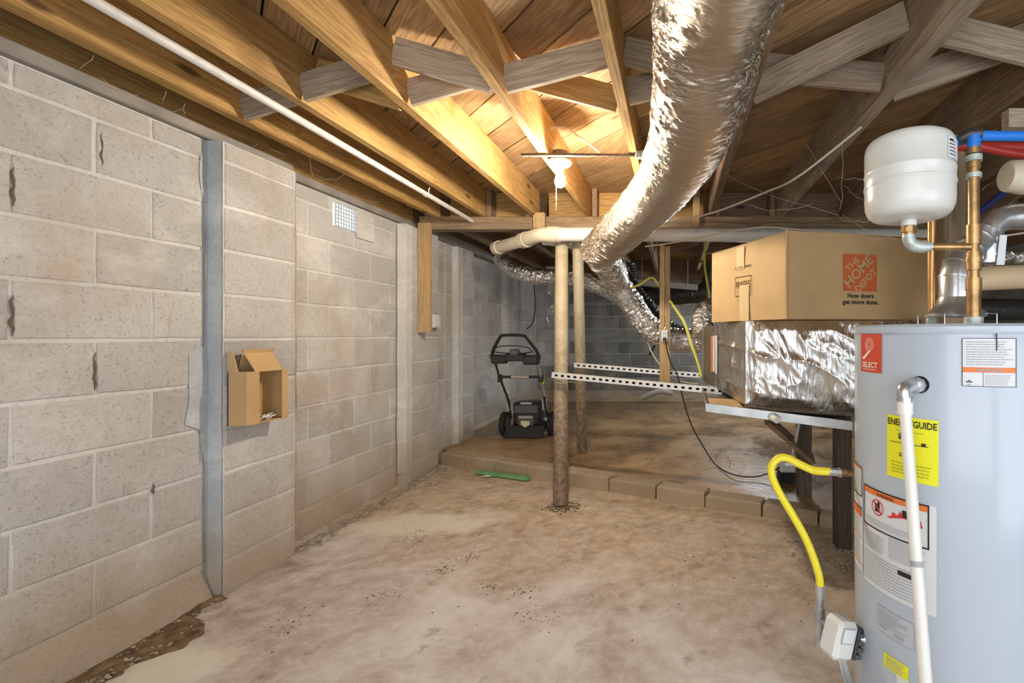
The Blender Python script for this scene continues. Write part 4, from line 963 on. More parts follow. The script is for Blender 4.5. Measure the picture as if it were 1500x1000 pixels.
lines(mb, a0+.015, mid-.02, zb_+.10, zf-.016, 19); lines(mb, mid+.01, a2-.02, zb_+.10, zf-.006, 20); lines(mb, a0+.015, a2-.03, zb_+.01, zb_+.09, 10)
mb.build('fine_print', M['inkgrey'], t_, kind='stuff')
mb = MB(); patch(mb, a0+(a2-a0)*.62, a0+(a2-a0)*.86, zb_+.070, zb_+.082, .0036, 4); mb.build('black_bar', M['ink'], t_)
# left narrow labels
a0 = tank_hit(1252.4, 680)[0]; a1 = tank_hit(1264.5, 690)[0]
_, zt_ = tank_hit(1262, 682); _, zb_ = tank_hit(1262, 835)
t_ = patch(MB(), a0, a1, zb_, zt_).build('side_label', M['paper'], wh, smooth=True, label='narrow white safety label on the left edge')
mb = MB(); patch(mb, a0, a1-.02, zt_-.010, zt_-.004, .003); patch(mb, a0, a1-.02, zt_-.145, zt_-.123, .003); patch(mb, a0, a1-.02, zt_-.205, zt_-.202, .003); patch(mb, a0, a1-.02, zt_-.280, zt_-.277, .003); build_split(mb, 'orange_band', M['orange'], t_)
mb = MB(); patch(mb, a0, a1-.01, zt_-.004, zt_-.001, .003); patch(mb, a1-.025, a1-.01, zt_-.085, zt_-.001, .003, 1); patch(mb, a0, a1-.01, zt_-.088, zt_-.084, .003); patch(mb, a0, a1-.01, zt_-.122, zt_-.119, .003); mb.build('black_print', M['ink'], t_)
mb = MB(); lines(mb, a0+.05, a1-.04, zt_-.08, zt_-.014, 8); lines(mb, a0+.05, a1-.04, zt_-.2, zt_-.15, 7); lines(mb, a0+.05, a1-.04, zt_-.275, zt_-.21, 9); mb.build('fine_print', M['inkgrey'], t_, kind='stuff')
# rating plate and small yellow tag
a0, a1, zb_, zt_ = lab(1286, 883, 1340, 919)
t_ = patch(MB(), a0, a1, zb_, zt_).build('rating_label', M['silverlabel'], wh, smooth=True)
mb = MB(); lines(mb, a0+.02, a1-.03, zb_+.02, zt_-.006, 9, ends=.5); patch(mb, a0+.02, a0+.12, zb_+.012, zb_+.018, .003, 2); patch(mb, a1-.2, a1-.1, zb_+.008, zb_+.016, .003, 2)
for q in ((a0,a1,zb_,zb_+.001),(a0,a1,zt_-.001,zt_),(a0,a0+.004,zb_,zt_),(a1-.004,a1,zb_,zt_)): patch(mb, *q, .003, 6)
mb.build('fine_print', M['inkgrey'], t_, kind='stuff')
a0, a1, zb_, zt_ = lab(1295, 953, 1331, 981)
t_ = patch(MB(), a0, a1, zb_+.014, zt_).build('caution_label', M['yellow'], wh, smooth=True); mb = MB(); patch(mb, lerp(a0,a1,.55), a1, zb_-.006, zb_+.014); mb.build('white_strip', M['paper'], t_)
mb = MB(); lines(mb, a0+.03, a1-.03, zb_+.017, zt_-.004, 6); mb.build('fine_print', M['inkgrey'], t_, kind='stuff')
# seam crack & plate on the heater
mb = MB(); a0, z_ = tank_hit(1459, 487); patch(mb, a0-.003, a0+.006, z_-.042, z_, .003, 1)
for k in range(5): patch(mb, a0-.02+.006*k, a0-.014+.006*k+.01, z_-.006-.006*k, z_-.005-.006*k, .003, 1)
mb.build('scratch', M['ink'], wh)
# T&P valve elbow and discharge pipe
pa, pz = tank_hit(1348, 563); c = tk(pa, pz)
mb = MB(); n_ = Vector((math.sin(pa), -math.cos(pa), 0)); mb.tube([c-n_*.01, c+n_*.003], .021, 24); mb.build('valve_opening', M['hole'], wh)
dp = thing('discharge_pipe', 'white plastic discharge pipe running down the front of the water heater', 'pipe', c+n_*.05)
v0 = c+n_*.0035; v1 = c+n_*.062+Vector((-.012,0,0)); v2 = v1+Vector((-.003,-.004,-.035))
mb = MB(); mb.tube(smoothpath([v0, lerp(v0,v1,.7), v1+Vector((-.004,0,-.008)), v2], 6), .0155, 20); mb.tube([v0+n_*.01, v0+n_*.03], .019, 8); mb.tube([v2+Vector((0,0,.01)), v2], .0185, 20); mb.build('elbow', M['galv_flue'], dp, smooth=True)
v3 = Vector((.498, .985, .05))
mb = MB(); mb.tube([v2+Vector((0,0,.002)), v2-Vector((0,0,.03))], .0175, 20); mb.build('socket', M['pvc'], dp, smooth=True)
top_ = v2-Vector((0,0,.02)); bot_ = P(1356, 1000, .985); dv = (bot_-top_).normalized(); end_ = top_+dv*((top_.z-.06)/-dv.z)
mb = MB(); mb.tube([top_, end_], .0132, 20); mb.build('tube', M['pvc'], dp, smooth=True)
mb = MB(); q = top_+dv*.33; mb.tube([q, q+dv*.012], .0137, 20); mb.build('stain_band', M['inkgrey'], dp, smooth=True)
# gas valve
gv = MB(); gc = P(1231, 932, 1.34)
gt = thing('gas_valve', 'boxy white gas control valve with black side on the heater lower left', 'valve', gc)
Rz = Matrix.Rotation(.45, 3, 'Z') @ Matrix.Rotation(.32, 3, 'Y')
def rb(mb, x0, x1, y0, y1, z0, z1, b=.006):
    t2 = MB(); t2.bevelbox(x0, x1, y0, y1, z0, z1, b); mb.add([gc+Rz@Vector(v) for v in t2.v], t2.f); mb.fix = True; return mb
rb(MB(), -.045, .030, -.035, .035, -.052, .052, .012).build('housing', M['enamel_white'], gt)
rb(MB(), .031, .052, -.034, .034, -.046, .040, .004).build('black_cover', M['blackpl'], gt)
mb = MB(); 
for k in range(4): rb(mb, .034, .0545, -.039, -.0345, -.040+.019*k, -.028+.019*k, .001)
build_split(mb, 'connector', M['greypl'], gt)
mb = MB(); rb(mb, -.036, .012, -.0375, -.0355, -.002, .040, .0005); mb.build('panel_frame', M['inkgrey'], gt)
mb = MB(); rb(mb, -.033, .009, -.0385, -.0370, .001, .037, .0004); mb.build('sticker', M['paper'], gt)
mb = MB(); a = gc+Rz@Vector((.02, .02, 0)); mb.tube([a, Vector((TX-.20, TY-.05, gc.z))], .014, 14); mb.build('inlet_nipple', M['galv'], gt, smooth=True)
mb = MB()
for k, dx_ in enumerate((0, .012, .022)):
    a = gc+Rz@Vector((-.01+dx_, -.02, -.05)); mb.tube(smoothpath([a, a+Vector((.012,-.01,-.05)), a+Vector((.035,0,-.10)), a+Vector((.06,.03,-.16))], 6), .0042, 8)
build_split(mb, 'burner_tube', M['galv'], gt, smooth=True)
# yellow gas hose with fittings and drip leg
hs = thing('gas_hose', 'bright yellow gas hose curving down beside the water heater', 'hose', P(1200, 850, 1.45))
pts = [P(1216,690.5,1.43), P(1204,690,1.43), P(1190,688,1.44), P(1172,680,1.45), P(1154,671,1.46), P(1141,671,1.46), P(1131,681,1.46), P(1131,697,1.46), P(1142,722,1.46), P(1160,752,1.45), P(1178,784,1.44), P(1190,812,1.43), P(1199,840,1.42), P(1201.5,858,1.42)]
mb = MB(); mb.tube(smoothpath(pts, 8), .0118, 16); mb.build('hose', M['hose'], hs, smooth=True)
mb = MB(); mb.tube([P(1213,690.5,1.43), P(1229,692,1.43)], .0125, 8); mb.tube([P(1229,692,1.43), P(1231,692,1.43)], .0155, 8); mb.build('end_nut', M['galv'], hs)
mb = MB(); mb.tube([P(1229,692,1.43), P(1258,695,1.43)], .009, 12); mb.tube([P(1235,692,1.43), P(1240,692.5,1.43)], .0115, 8); mb.build('brass_nipple', M['copper'], hs, smooth=True)
mb = MB(); p0 = P(1201.5,858,1.42); p1 = P(1199,945,1.42)
mb.tube([p0+Vector((0,0,.004)), p0-Vector((0,0,.03))], .0155, 8); mb.tube([p0-Vector((0,0,.03)), p1+Vector((0,0,.06))], .0115, 14)
for t__ in (.42, .62, .92): q = lerp(p0, p1, t__); mb.tube([q+Vector((0,0,.012)), q-Vector((0,0,.012))], .017, 12)
mb.tube([p1+Vector((0,0,.06)), p1], .0145, 14); q = lerp(p0, p1, .55); mb.tube([q, q+Vector((.02,-.03,0)), gc+Vector((-.03,.02,.005))], .011, 12)
mb.build('drip_leg', M['galv'], hs, smooth=True)
# draft hood and flue
fh = thing('flue_pipe', 'galvanized flue pipe elbowing up and right from the heater top', 'pipe', (TX, TY, 1.24))
ZT = 1.229
mb = MB(); mb.lathe([(.077,.022),(.078,.026),(.074,.034),(.060,.046),(.050,.062),(.045,.075),(.044,.078)], (TX, TY, ZT), 40); mb.build('draft_hood', M['galv_flue'], fh, smooth=True)
mb = MB()
for k in range(4):
    a = PI/4+k*PI/2; x_, y_ = TX+.10*math.cos(a), TY+.10*math.sin(a); mb.tube([(x_, y_, ZT), (x_, y_, ZT+.028), (TX+.07*math.cos(a), TY+.07*math.sin(a), ZT+.030)], .0018, 6)
build_split(mb, 'hood_leg', M['galv'], fh)
fp = [(TX, TY, ZT+.07), (TX, TY, ZT+.135), (TX+.012, TY+.005, ZT+.165), (TX+.055, TY+.02, ZT+.215), (TX+.09, TY+.03, ZT+.25), (TX+.105, TY+.03, ZT+.275)]
mb = MB(); mb.tube(fp, [.043,.043,.043,.041,.041,.041], 32)
for i in (1, 2, 3, 4): p = Vector(fp[i]); d_ = (Vector(fp[i+1])-Vector(fp[i-1])).normalized(); mb.tube([p-d_*.002, p+d_*.002], .0455, 32)
mb.build('lower_elbow', M['galv_flue'], fh, smooth=True)
u0 = Vector((TX+.118, TY+.035, ZT+.20)); 
mb = MB(); mb.tube([u0-upv*.02, u0+upv*.055, u0+upv*.085+Vector((.008,0,0)), u0+upv*.108+Vector((.032,0,0)), u0+upv*.116+Vector((.065,0,0)), u0+upv*.118+Vector((.10,0,0))], [.036,.037,.037,.036,.036,.036], 32)
for z_ in (.0, .045): mb.tube([u0+upv*z_, u0+upv*(z_+.006)], .039, 32)
mb.build('upper_elbow', M['galv_flue'], fh, smooth=True)
mb = MB(); mb.tube([u0+upv*.118+Vector((.09,0,0)), u0+upv*.10+Vector((.75,.05,0))], .038, 32); mb.build('horizontal_run', M['galv_flue'], fh, smooth=True)
mb = MB(); q = u0+Vector((-.005,-.043,-.03)); mb.hexa([q, q+Vector((.022,0,0)), q+Vector((.022,.003,0)), q+Vector((0,.003,0))], [q+Vector((.01,0,.085)), q+Vector((.03,0,.085)), q+Vector((.03,.003,.085)), q+Vector((.01,.003,.085))]); mb.build('sticker', M['paper'], fh, label='pale sticker on the elbow')
# expansion tank
EX, EY = .597, 1.2; EZ0 = CH+.292
et = thing('expansion_tank', 'small white expansion tank hanging above the water heater', 'tank', (EX, EY, EZ0))
hh = .205; r_ = .105
prof = [(.018,0),(.070,.001),(.088,.006),(.098,.015),(.104,.030),(.1055,.05),(.1055,.079),(.1075,.081),(.1075,.086),(.1055,.088),(.1055,.112),(.107,.114),(.107,.118),(.1055,.12),(.1055,hh-.034),(.104,hh-.020),(.098,hh-.009),(.086,hh-.002),(.06,hh),(.01,hh+.001)]
mb = MB(); mb.lathe(prof, (EX, EY, EZ0), 48); mb.build('body', M['enamel_white'], et, smooth=True)
def ek(a, z, o=.1068): return Vector((EX+o*math.sin(a), EY-o*math.cos(a), z))
a0, a1 = .42, .95; mb = MB(); mb.grid(lambda u, v: ek(lerp(a0,a1,u), EZ0+.125+.05*v), 8, 1); lb = mb.build('label', M['paper'], et, smooth=True)
mb = MB()
for k in range(5): mb.grid(lambda u, v, k=k: ek(lerp(a0+.04,a0+.04+random.uniform(.1,.35),u), EZ0+.132+.008*k+.0022*v, .1074), 4, 1)
text_on(mb, 'TANK'[0:0]+'', .01, lambda x, y: ek(x, y)) if False else None
mb.grid(lambda u, v: ek(lerp(a0+.05,a0+.2,u), EZ0+.164+.005*v, .1074), 4, 1); mb.build('fine_print', M['ink'], lb, kind='stuff')
mb = MB(); mb.lathe([(.022,-.005),(.022,.008),(.018,.012)], (EX-.03, EY+.02, EZ0+hh-.002), 16); mb.build('air_cap', M['navy'], et)
mb = MB(); mb.lathe([(.017,-.012),(.019,-.010),(.019,.002),(.017,.004)], (EX, EY, EZ0-.004), 20); mb.build('tank_nipple', M['enamel_white'], et, smooth=True)
# copper risers and branch
cr = thing('copper_riser', 'aged copper water pipe rising from the heater with a branch to the small tank', 'pipe', (.76, 1.2, ZT))
XR = .762; YR = 1.2
mb = MB(); mb.tube([(XR, YR, ZT), (XR, YR, CH+.46)], .0135, 20); mb.build('riser', M['copper'], cr, smooth=True)
mb = MB()
for (z_, l_, r2) in ((.015,.07,.0165),(.085,.03,.0185),(.135,.045,.0175),(.20,.05,.0175),(.43,.016,.0175),(.395,.012,.0165),(.155,.012,.0195)): mb.tube([(XR, YR, ZT+z_), (XR, YR, ZT+z_+l_)], r2, 20)
build_split(mb, 'fitting', M['copper'], cr, smooth=True)
mb = MB(); mb.tube([(XR, YR, ZT-.001), (XR, YR, ZT+.016)], .022, 20); mb.tube([(XR, YR, CH+.44), (XR, YR, CH+.455)], .0195, 20); mb.tube([(XR, YR, CH+.398), (XR, YR, CH+.41)], .0185, 20); build_split(mb, 'white_collar', M['solder'], cr, smooth=True)
zb2 = CH+.224
mb = MB(); mb.tube([(EX, EY, EZ0-.012), (EX, EY, zb2+.03)], .0165, 16)
mb.tube([(EX, EY, EZ0-.02), (EX, EY, EZ0-.032)], .020, 8); build_split(mb, 'tank_adapter', M['copper'], cr, smooth=True)
mb = MB(); mb.tube(smoothpath([(EX, EY, zb2+.035), (EX, EY, zb2+.02), (EX+.008, EY, zb2+.006), (EX+.022, EY, zb2), (EX+.04, EY, zb2)], 5), .0155, 16); mb.tube([(EX+.034, EY, zb2), (EX+.055, EY, zb2)], .0135, 16); mb.build('elbow', M['solder'], cr, smooth=True)
mb = MB(); mb.tube([(EX+.05, EY, zb2), (XR, YR, zb2)], .0095, 16); mb.build('branch', M['copper'], cr, smooth=True)
X2, Y2 = .80, 1.47; X2 = P(1365,0,1.47).x
r2t = thing('copper_pipe', 'bright orange copper pipe standing behind the expansion tank', 'pipe', (X2, Y2, ZT))
mb = MB(); mb.tube([(X2, Y2, ZT), (X2, Y2, CH+.62)], .0125, 18); mb.build('riser', M['copper_new'], r2t, smooth=True)
mb = MB(); mb.tube([(X2, Y2, ZT), (X2, Y2, ZT+.02)], .018, 18); mb.tube([(X2, Y2, ZT+.02), (X2, Y2, ZT+.04)], .0155, 18); mb.build('nipple', M['solder'], r2t, smooth=True)
# PEX
bp_ = thing('blue_water_pipe', 'bright blue plastic water pipe with a tee on top of the copper pipe', 'pipe', (XR, YR, CH+.48))
mb = MB(); mb.tube([(XR, YR, CH+.452), (XR, YR, CH+.505)], .0155, 18); mb.tube([(XR, YR, CH+.505), (XR+.03, YR+.004, CH+.508), (XR+.5, YR+.03, CH+.515)], .0125, 18); mb.tube([(XR-.03, YR+.05, CH+.505), (XR, YR, CH+.507)], .0125, 16); mb.build('tube', M['blue'], bp_, smooth=True)
mb = MB(); mb.tube([(XR-.022, YR+.02, CH+.506), (XR-.006, YR+.004, CH+.512), (XR+.018, YR, CH+.512)], .0165, 14); mb.tube([(XR, YR, CH+.452), (XR, YR, CH+.462)], .0168, 18); build_split(mb, 'crimp_ring', M['blackpl'], bp_, smooth=True)
cable('red_water_pipe', 'upper red plastic water pipe behind the blue pipe', [P(1375,213,1.6), P(1440,215,1.6), P(1540,217,1.6)], .0165, 'redpex', 'pipe', 14)
cable('red_water_pipe', 'lower red plastic water pipe slanting down to the right edge', [P(1432,214,1.5), P(1470,222,1.5), P(1530,232,1.5)], .0135, 'redpex', 'pipe', 14)
cable('navy_pipe', 'dark navy pipe slanting behind the copper riser', [P(1425,318,2.2), P(1460,290,2.2), P(1500,262,2.2)], .016, 'navy', 'pipe', 12)
mb = MB(); pc = P(1488,258,1.42); mb.tube([pc+Vector((-.028,-.0,0)), pc+Vector((-.02,0,0)), pc+Vector((.035,.01,0))], [.035,.046,.052], 28); mb.tube([pc+Vector((.035,.01,0)), pc+Vector((.5,.1,0))], .045, 28)
tag(mb.build('capped_pipe', M['pvc_cream'], None, smooth=True), 'thick cream plastic pipe with a rounded cap at the right edge', 'pipe')
mb = MB(); a = P(1436,408,1.72); mb.tube([a+Vector((-.03,.0,-.01)), a, a+Vector((.6,.02,.03))], [.036,.044,.044], 28)
tag(mb.build('insulated_pipe', M['insul'], None, smooth=True), 'tan jacketed pipe running off right behind the flue elbow', 'pipe')
flex('foil_wrap', 'scrap of silver foil wrap lying above the tan jacketed pipe', [P(1448,384,1.85), P(1475,377,1.85), P(1500,378,1.85), P(1530,374,1.85)], .026, seed=31)
mb = MB(); x_ = P(1385,0,1.95).x; mb.bevelbox(x_, x_+.105, 1.95, 2.05, 0, CH+.83, .004); tag(mb.build('timber_post', wood('brown_post', 'z', (.20,.13,.07), (.36,.26,.16), (.46,.35,.23)), None), 'square timber post standing behind the copper pipes and the flue', 'post')
mb = MB(); mb.tube([P(1400,452,2.6), P(1560,455,2.6)], .06, 20); tag(mb.build('black_pipe', M['foil_dark'], None, smooth=True), 'thick black pipe running level behind the heater top', 'pipe')
mb = MB(); a = P(1478,186,1.75); mb.box(a.x, a.x+.3, 1.75, 1.79, a.z, a.z+.07); tag(mb.build('timber_offcut', M['grey_x'], None), 'pale sawn timber end above the blue pipe at right edge', 'board')

# ------------------------------------------------------------------ lawn mower
mo = Vector((P(775,0,5.12).x, 5.12, .112))
mw = thing('lawn_mower', 'black push lawn mower with upright handle standing in the far left corner', 'lawn mower', mo)
def ml(x, y, z): return mo+Vector((x, y, z))
def mbox(x0, x1, y0, y1, z0, z1, b=.01): m_ = MB(); m_.bevelbox(mo.x+x0, mo.x+x1, mo.y+y0, mo.y+y1, mo.z+z0, mo.z+z1, b); return m_
mb = MB(); n = 20
def deck(u, v):
    a = 2*PI*u; ex = .8; r = lerp(1.0, .55, v**1.5); cx_, sy_ = math.cos(a), math.sin(a)
    return ml(math.copysign(abs(cx_)**ex, cx_)*.215*r, .17+math.copysign(abs(sy_)**ex, sy_)*.25*r, .07+.14*math.sin(v*PI/2))
mb.grid(deck, 32, 8); mb.build('deck', M['blackpl'], mw, smooth=True)
mb = MB(); mb.lathe([(.15,.14),(.155,.16),(.15,.30),(.12,.345),(.06,.36),(.01,.362)], (mo.x, mo.y+.16, mo.z), 32); mb.build('motor_cover', M['greypl'], mw, smooth=True)
bh = mbox(-.145, .145, -.10, .08, .11, .37, .03).build('battery_housing', M['blackpl'], mw)
mbox(-.125, .125, -.115, -.098, .25, .335, .008).build('housing_panel', M['greypl'], bh)
mbox(-.085, .085, -.128, -.098, .12, .235, .012).build('housing_panel', M['greypl'], bh)
mbox(-.075, .075, -.134, -.126, .20, .225, .003).build('housing_strip', M['inkgrey'], bh)
mb = MB(); sh = [(-.045,.175),(-.045,.135),(0,.105),(.045,.135),(.045,.175)]; mb.add([ml(x, -.136, z) for x, z in sh]+[ml(x, -.130, z) for x, z in sh], [(0,1,2,3,4),(9,8,7,6,5)]+[((i+1)%5, i, 5+i, 5+(i+1)%5) for i in range(5)])
mb.build('shield_badge', plain('pale_yellow_badge', (.70,.66,.33), .5), bh, label='pale yellow shield badge')
mbox(-.06, .06, -.107, -.098, .345, .368, .003).build('silver_plate', M['silver'], bh)
for sx in (-1, 1):
    mbox(*( (-.19,-.15) if sx < 0 else (.15,.19)), -.06, .03, .27, .40, .008).build('handle_bracket', M['greypl'] if 0 else plain('bracket_grey', (.32,.34,.36), .45, .3), mw)
    for (yy, rr, wd) in ((-.02, .125, .055), (.40, .105, .05)):
        cx_ = sx*(.255 if rr > .12 else .245)
        m_ = MB(); m_.lathe([(rr-.018,-wd/2),(rr-.004,-wd/2+.004),(rr,-wd/4),(rr,wd/4),(rr-.004,wd/2-.004),(rr-.018,wd/2)], ml(cx_, yy, rr), 32, axis='x')
        wv = m_.build('wheel', M['rubber'], mw, smooth=True)
        m_ = MB(); m_.lathe([(rr-.04,-wd/2-.003),(rr-.035,-wd/2-.006),(.02,-wd/2-.008),(.02,wd/2+.008),(rr-.035,wd/2+.006),(rr-.04,wd/2+.003)], ml(cx_, yy, rr), 24, axis='x')
        m_.build('wheel_hub', plain('hub_grey', (.16,.16,.16), .5), wv, smooth=True)
        m_ = MB()
        for k in range(26):
            a = 2*PI*k/26; c_ = ml(cx_, yy+math.cos(a)*(rr+.001), rr+math.sin(a)*(rr+.001)); m_.beam(c_-Vector((wd*.42,0,0)), c_+Vector((wd*.42,0,0)), .009, .005, (0, math.cos(a), math.sin(a)))
        m_.build('tread', M['rubber'], wv)
mb = MB(); mb.hexa([ml(-.205,-.20,.012), ml(.205,-.20,.012), ml(.205,-.19,.012), ml(-.205,-.19,.012)], [ml(-.20,-.12,.12), ml(.20,-.12,.12), ml(.20,-.11,.12), ml(-.20,-.11,.12)]); mb.build('rear_flap', M['blackpl'], mw)
for sx in (-1, 1):
    mb = MB(); mb.tube([ml(sx*.185,-.02,.30), ml(sx*.20,-.12,.44), ml(sx*.212,-.30,.66), ml(sx*.215,-.41,.82)], .0115, 12); mb.build('lower_tube', M['silver'] if sx > 0 else M['blackpl'], mw, smooth=True)
    mb = MB(); mb.tube([ml(sx*.20,-.13,.46), ml(sx*.19,-.05,.30), ml(sx*.205,.02,.18)], .012, 10); mb.build('side_strut', M['blackpl'], mw, smooth=True)
    m_ = MB(); m_.bevelbox(mo.x+sx*.21-.02, mo.x+sx*.21+.02, mo.y-.31, mo.y-.26, mo.z+.60, mo.z+.68, .006); kb = m_.build('height_clamp', M['blackpl'], mw)
m_ = MB(); m_.bevelbox(mo.x+.205, mo.x+.235, mo.y-.27, mo.y-.24, mo.z+.575, mo.z+.62, .005); m_.build('green_latch', M['green'], mw, label='lime green latch')
m_ = MB(); m_.bevelbox(mo.x-.225, mo.x-.205, mo.y-.29, mo.y-.26, mo.z+.64, mo.z+.67, .004); m_.build('green_latch', M['green'], mw, label='lime green latch')
mb = MB(); mb.tube([ml(-.21,-.29,.655), ml(.21,-.29,.655)], .014, 14); mb.build('cross_tube', M['blackpl'], mw, smooth=True)
mb = MB(); mb.tube([ml(-.09,-.29,.655), ml(.09,-.29,.652)], .0175, 14); mb.build('cross_grip', M['silver'], mw, smooth=True, label='silver sleeve')
hd = [ml(-.215,-.41,.81), ml(-.225,-.44,.88), ml(-.215,-.46,.93), ml(-.17,-.49,1.0), ml(-.125,-.51,1.065), ml(-.10,-.515,1.08), ml(0,-.52,1.085), ml(.10,-.515,1.08), ml(.125,-.51,1.065), ml(.17,-.49,1.0), ml(.215,-.46,.93), ml(.225,-.44,.88), ml(.215,-.41,.81)]
mb = MB(); mb.tube(smoothpath(hd, 4), .0155, 14); mb.build('handle_loop', M['rubber'], mw, smooth=True)
bl = [ml(-.19,-.50,.92), ml(-.15,-.53,.965), ml(-.05,-.55,.98), ml(.06,-.55,.978), ml(.15,-.53,.962), ml(.19,-.50,.92)]
mb = MB(); mb.tube(smoothpath(bl, 5), .006, 8); mb.build('bail_bar', M['blackpl'], mw, smooth=True)
mb = MB(); mb.tube([ml(-.19,-.50,.92), ml(-.1,-.47,.905), ml(.1,-.47,.905), ml(.19,-.50,.92)], .006, 8); mb.build('bail_lower', M['blackpl'], mw, smooth=True)
con = MB(); con.bevelbox(mo.x-.235, mo.x-.08, mo.y-.48, mo.y-.39, mo.z+.80, mo.z+.89, .015); con.bevelbox(mo.x+.08, mo.x+.235, mo.y-.48, mo.y-.39, mo.z+.79, mo.z+.885, .015); con.bevelbox(mo.x-.10, mo.x+.10, mo.y-.47, mo.y-.38, mo.z+.825, mo.z+.90, .012)
build_split(con, 'console', M['blackpl'], mw)
mbox(-.045, .045, -.50, -.42, .88, .945, .015).build('start_switch', M['greypl'], mw)
for sx in (-1, 1):
    m_ = MB(); m_.lathe([(.02,-.012),(.024,-.008),(.024,.008),(.02,.012)], ml(sx*.235,-.44,.87), 14, axis='x'); m_.build('pivot_knob', M['blackpl'], mw, smooth=True)

# ------------------------------------------------------------------ loose things on the floor
mb = MB(); a, b = P(703,686,4.05), P(778,697,3.90); a.z = b.z = .020; a = Vector((P(703,686,4.13).x, 4.13-.07, .02)); b = Vector((P(778,697,3.93).x, 3.93-.07, .02))
for s_ in range(5):
    p, q = lerp(a, b, s_/5), lerp(a, b, (s_+1)/5); mb.beam(p, q, .045, .022)
tag(mb.build('foam_strip', M['greenfoam'], None), 'thin green foam strip lying on the floor against the step', 'strip')
def scatter(name, label, cat, mat, n, region, size, zb=0, flat=.5):
    mb = MB()
    for k in range(n):
        x, y = region(); s_ = size*random.uniform(.35, 1); a = random.uniform(0, PI); vs = []
        for (i, j, l) in ((1,0,0),(.3,.9,0),(-.8,.5,0),(-.7,-.7,0),(.4,-.8,0)):
            r = random.uniform(.7, 1.15); vs.append((x+s_*r*(i*math.cos(a)-j*math.sin(a)), y+s_*r*(i*math.sin(a)+j*math.cos(a)), zb))
        vs.append((x, y, zb+s_*flat*1.3)); mb.add(vs, [(0,1,5),(1,2,5),(2,3,5),(3,4,5),(4,0,5)])
    ob = mb.build(name, mat, None, org=(0,0,zb)); tag(ob, label, cat, kind='stuff'); return ob
G = random.gauss
def near_wall(): y = random.uniform(2.6, 4.25); return (-2.16+abs(G(0,.045))+.03, y)
scatter('gravel', 'crumbled mortar gravel along the foot of the left wall beyond the first pilaster', 'gravel', M['stone'], 900, near_wall, .014, .004)
scatter('gravel', 'pale grit and brown dirt crumbs beside the dark post right of the step', 'gravel', M['stone'], 320, lambda: (.95+G(0,.13), 2.55+G(0,.13)), .014, .004)
scatter('gravel', 'dark crumbs around the foot of the front column', 'gravel', M['soil'], 160, lambda: (-.78+G(0,.06), 3.27+G(0,.05)), .012, .003)
scatter('grit', 'dark specks of dirt scattered over the lower floor', 'grit', M['soil'], 260, lambda: (random.uniform(-1.9, .6), 1.7+2.1*random.random()**.7), .0065, .003, .3)
scatter('grit', 'pale flakes scattered over the lower floor', 'grit', M['flake'], 120, lambda: (random.uniform(-1.9, .5), random.uniform(1.8, 3.9)), .007, .003, .3)
scatter('leaf_litter', 'brown bits lying on the wet raised slab behind the step', 'litter', M['soil'], 60, lambda: (random.uniform(-.6, .7), random.uniform(3.75, 4.4)), .014, .114, .3)
cl = [P(px, py, F*CH/(py-VY)) for px, py in ((612,780),(612,792),(702,858),(648,832),(682,815),(568,869),(430,905),(424,918),(540,712),(575,700),(770,868),(1010,820),(780,905))]
def clump(): c_ = random.choice(cl); return (c_.x+G(0,.045), c_.y+G(0,.035))
scatter('grit', 'dark clumps of dirt and crumbs lying on the middle of the lower floor', 'grit', M['soil'], 300, clump, .0065, .003, .3)
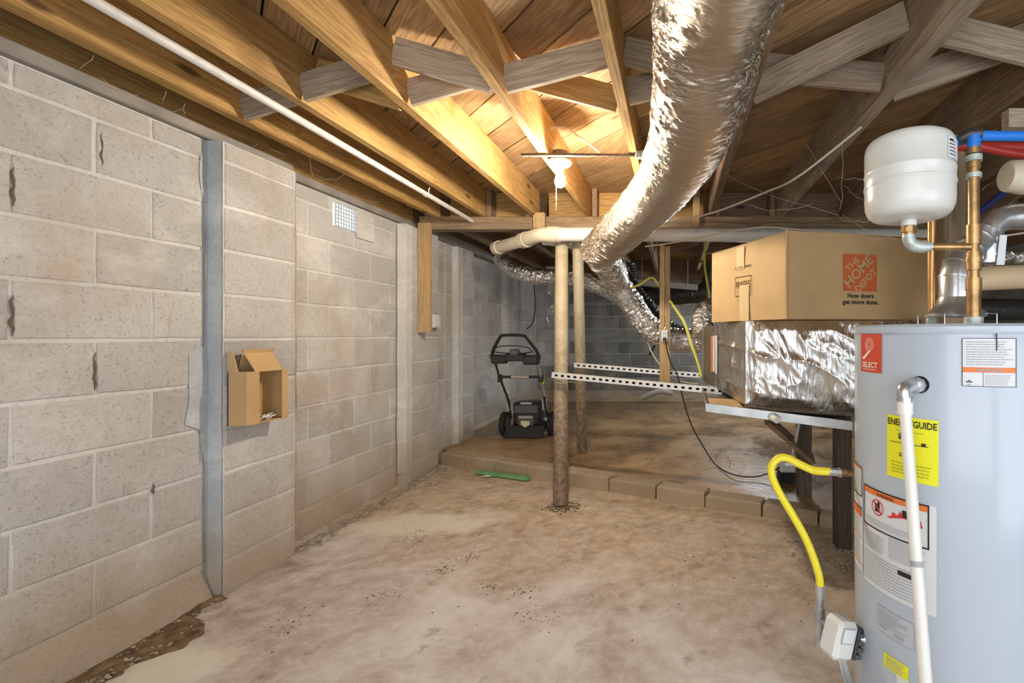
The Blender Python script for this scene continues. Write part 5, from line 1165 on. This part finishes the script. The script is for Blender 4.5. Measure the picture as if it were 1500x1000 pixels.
# mud strip at the foot of the near wall
mb = MB()
def mud(u, v):
    y = 1.0+1.14*v; wd = .12+.06*noise.noise((0, v*7, 0))+.025*noise.noise((3, v*25, 0))+.10*math.exp(-((v-.70)/.10)**2)-.05*(v>.86)
    return (-2.10+wd*u, y, .002+.022*math.sin(PI*min(1, u*1.02))*(.6+.5*abs(noise.noise((u*5, v*22, 3)))))
mb.grid(mud, 16, 90); tag(mb.build('mud', M['soil'], None, smooth=True), 'wet brown mud strip along the foot of the near left wall', 'mud', kind='stuff')
def mudpt(): return (-2.08+random.uniform(0,.15), random.uniform(1.2, 2.12))
scatter('grit', 'pale grit lying in the mud by the near wall', 'grit', M['stone'], 150, mudpt, .009, .014, .5)
for (px, py, l) in ((712,699,'small white paint flake lying on the floor before the step'),):
    p = P(px, py, F*CH/(py-VY)); mb = MB(); mb.add([(p.x-.05,p.y,.008),(p.x-.01,p.y-.03,.012),(p.x+.05,p.y,.008),(p.x+.01,p.y+.04,.014),(p.x,p.y,.02)], [(0,1,4),(1,2,4),(2,3,4),(3,0,4)]); tag(mb.build('paint_flake', M['flake'], None), l, 'flake')
# rubble along the back wall
mb = MB(); mb.tube(smoothpath([P(940,583,7.5), P(955,576,7.5), P(970,573,7.5), P(985,576,7.5)], 6), .045, 14, rad=lambda i, k: 1+.15*noise.noise((i*.5, k*.5, 0))); tag(mb.build('concrete_lump', M['kerb_l'] if 'kerb_l' in M else M['mortar'], None, smooth=True), 'pale rounded concrete lump at the foot of the back wall', 'rubble')
# cobwebs
mb = MB()
def thread(a, b, sag, r=.0011):
    a, b = Vector(a), Vector(b); mb.tube([lerp(a, b, t/6)-upv*sag*math.sin(PI*t/6)+Vector((random.uniform(-1,1),0,random.uniform(-1,1)))*.006 for t in range(7)], r, 4)
for (a, b, s_) in ((P(1060,254,2.6),P(1225,315,2.0),.02),(P(1225,315,2.0),P(1275,320,1.5),.02),(P(1180,210,2.2),P(1235,300,1.9),0),(P(1235,210,2),P(1232,305,2),0),(P(1235,270,2),P(1280,300,1.5),.01),(P(1100,300,2.4),P(1190,298,2.1),.03),(P(1225,260,1.9),P(1268,262,1.3),0),(P(1235,315,1.9),P(1310,350,1.5),.01),
                   (P(1490,290,1.6),P(1450,330,1.5),0),(P(1480,240,1.6),P(1440,280,1.5),.0)): thread(a, b, s_)
tag(mb.build('cobweb', M['web'], None), 'dusty cobweb threads hanging in the dark right joist bays', 'cobweb', kind='stuff')
mb = MB()
for k in range(16):
    y = random.uniform(1.2, 3.8); x = random.uniform(-2.2, -2.02); thread((x, y, 2.12+random.uniform(0,.08)), (x+random.uniform(-.1,.15), y+random.uniform(-.15,.2), 2.12+random.uniform(.0,.1)), .015)
tag(mb.build('cobweb', M['web'], None), 'dusty cobweb threads over the sill above the left wall', 'cobweb', kind='stuff')
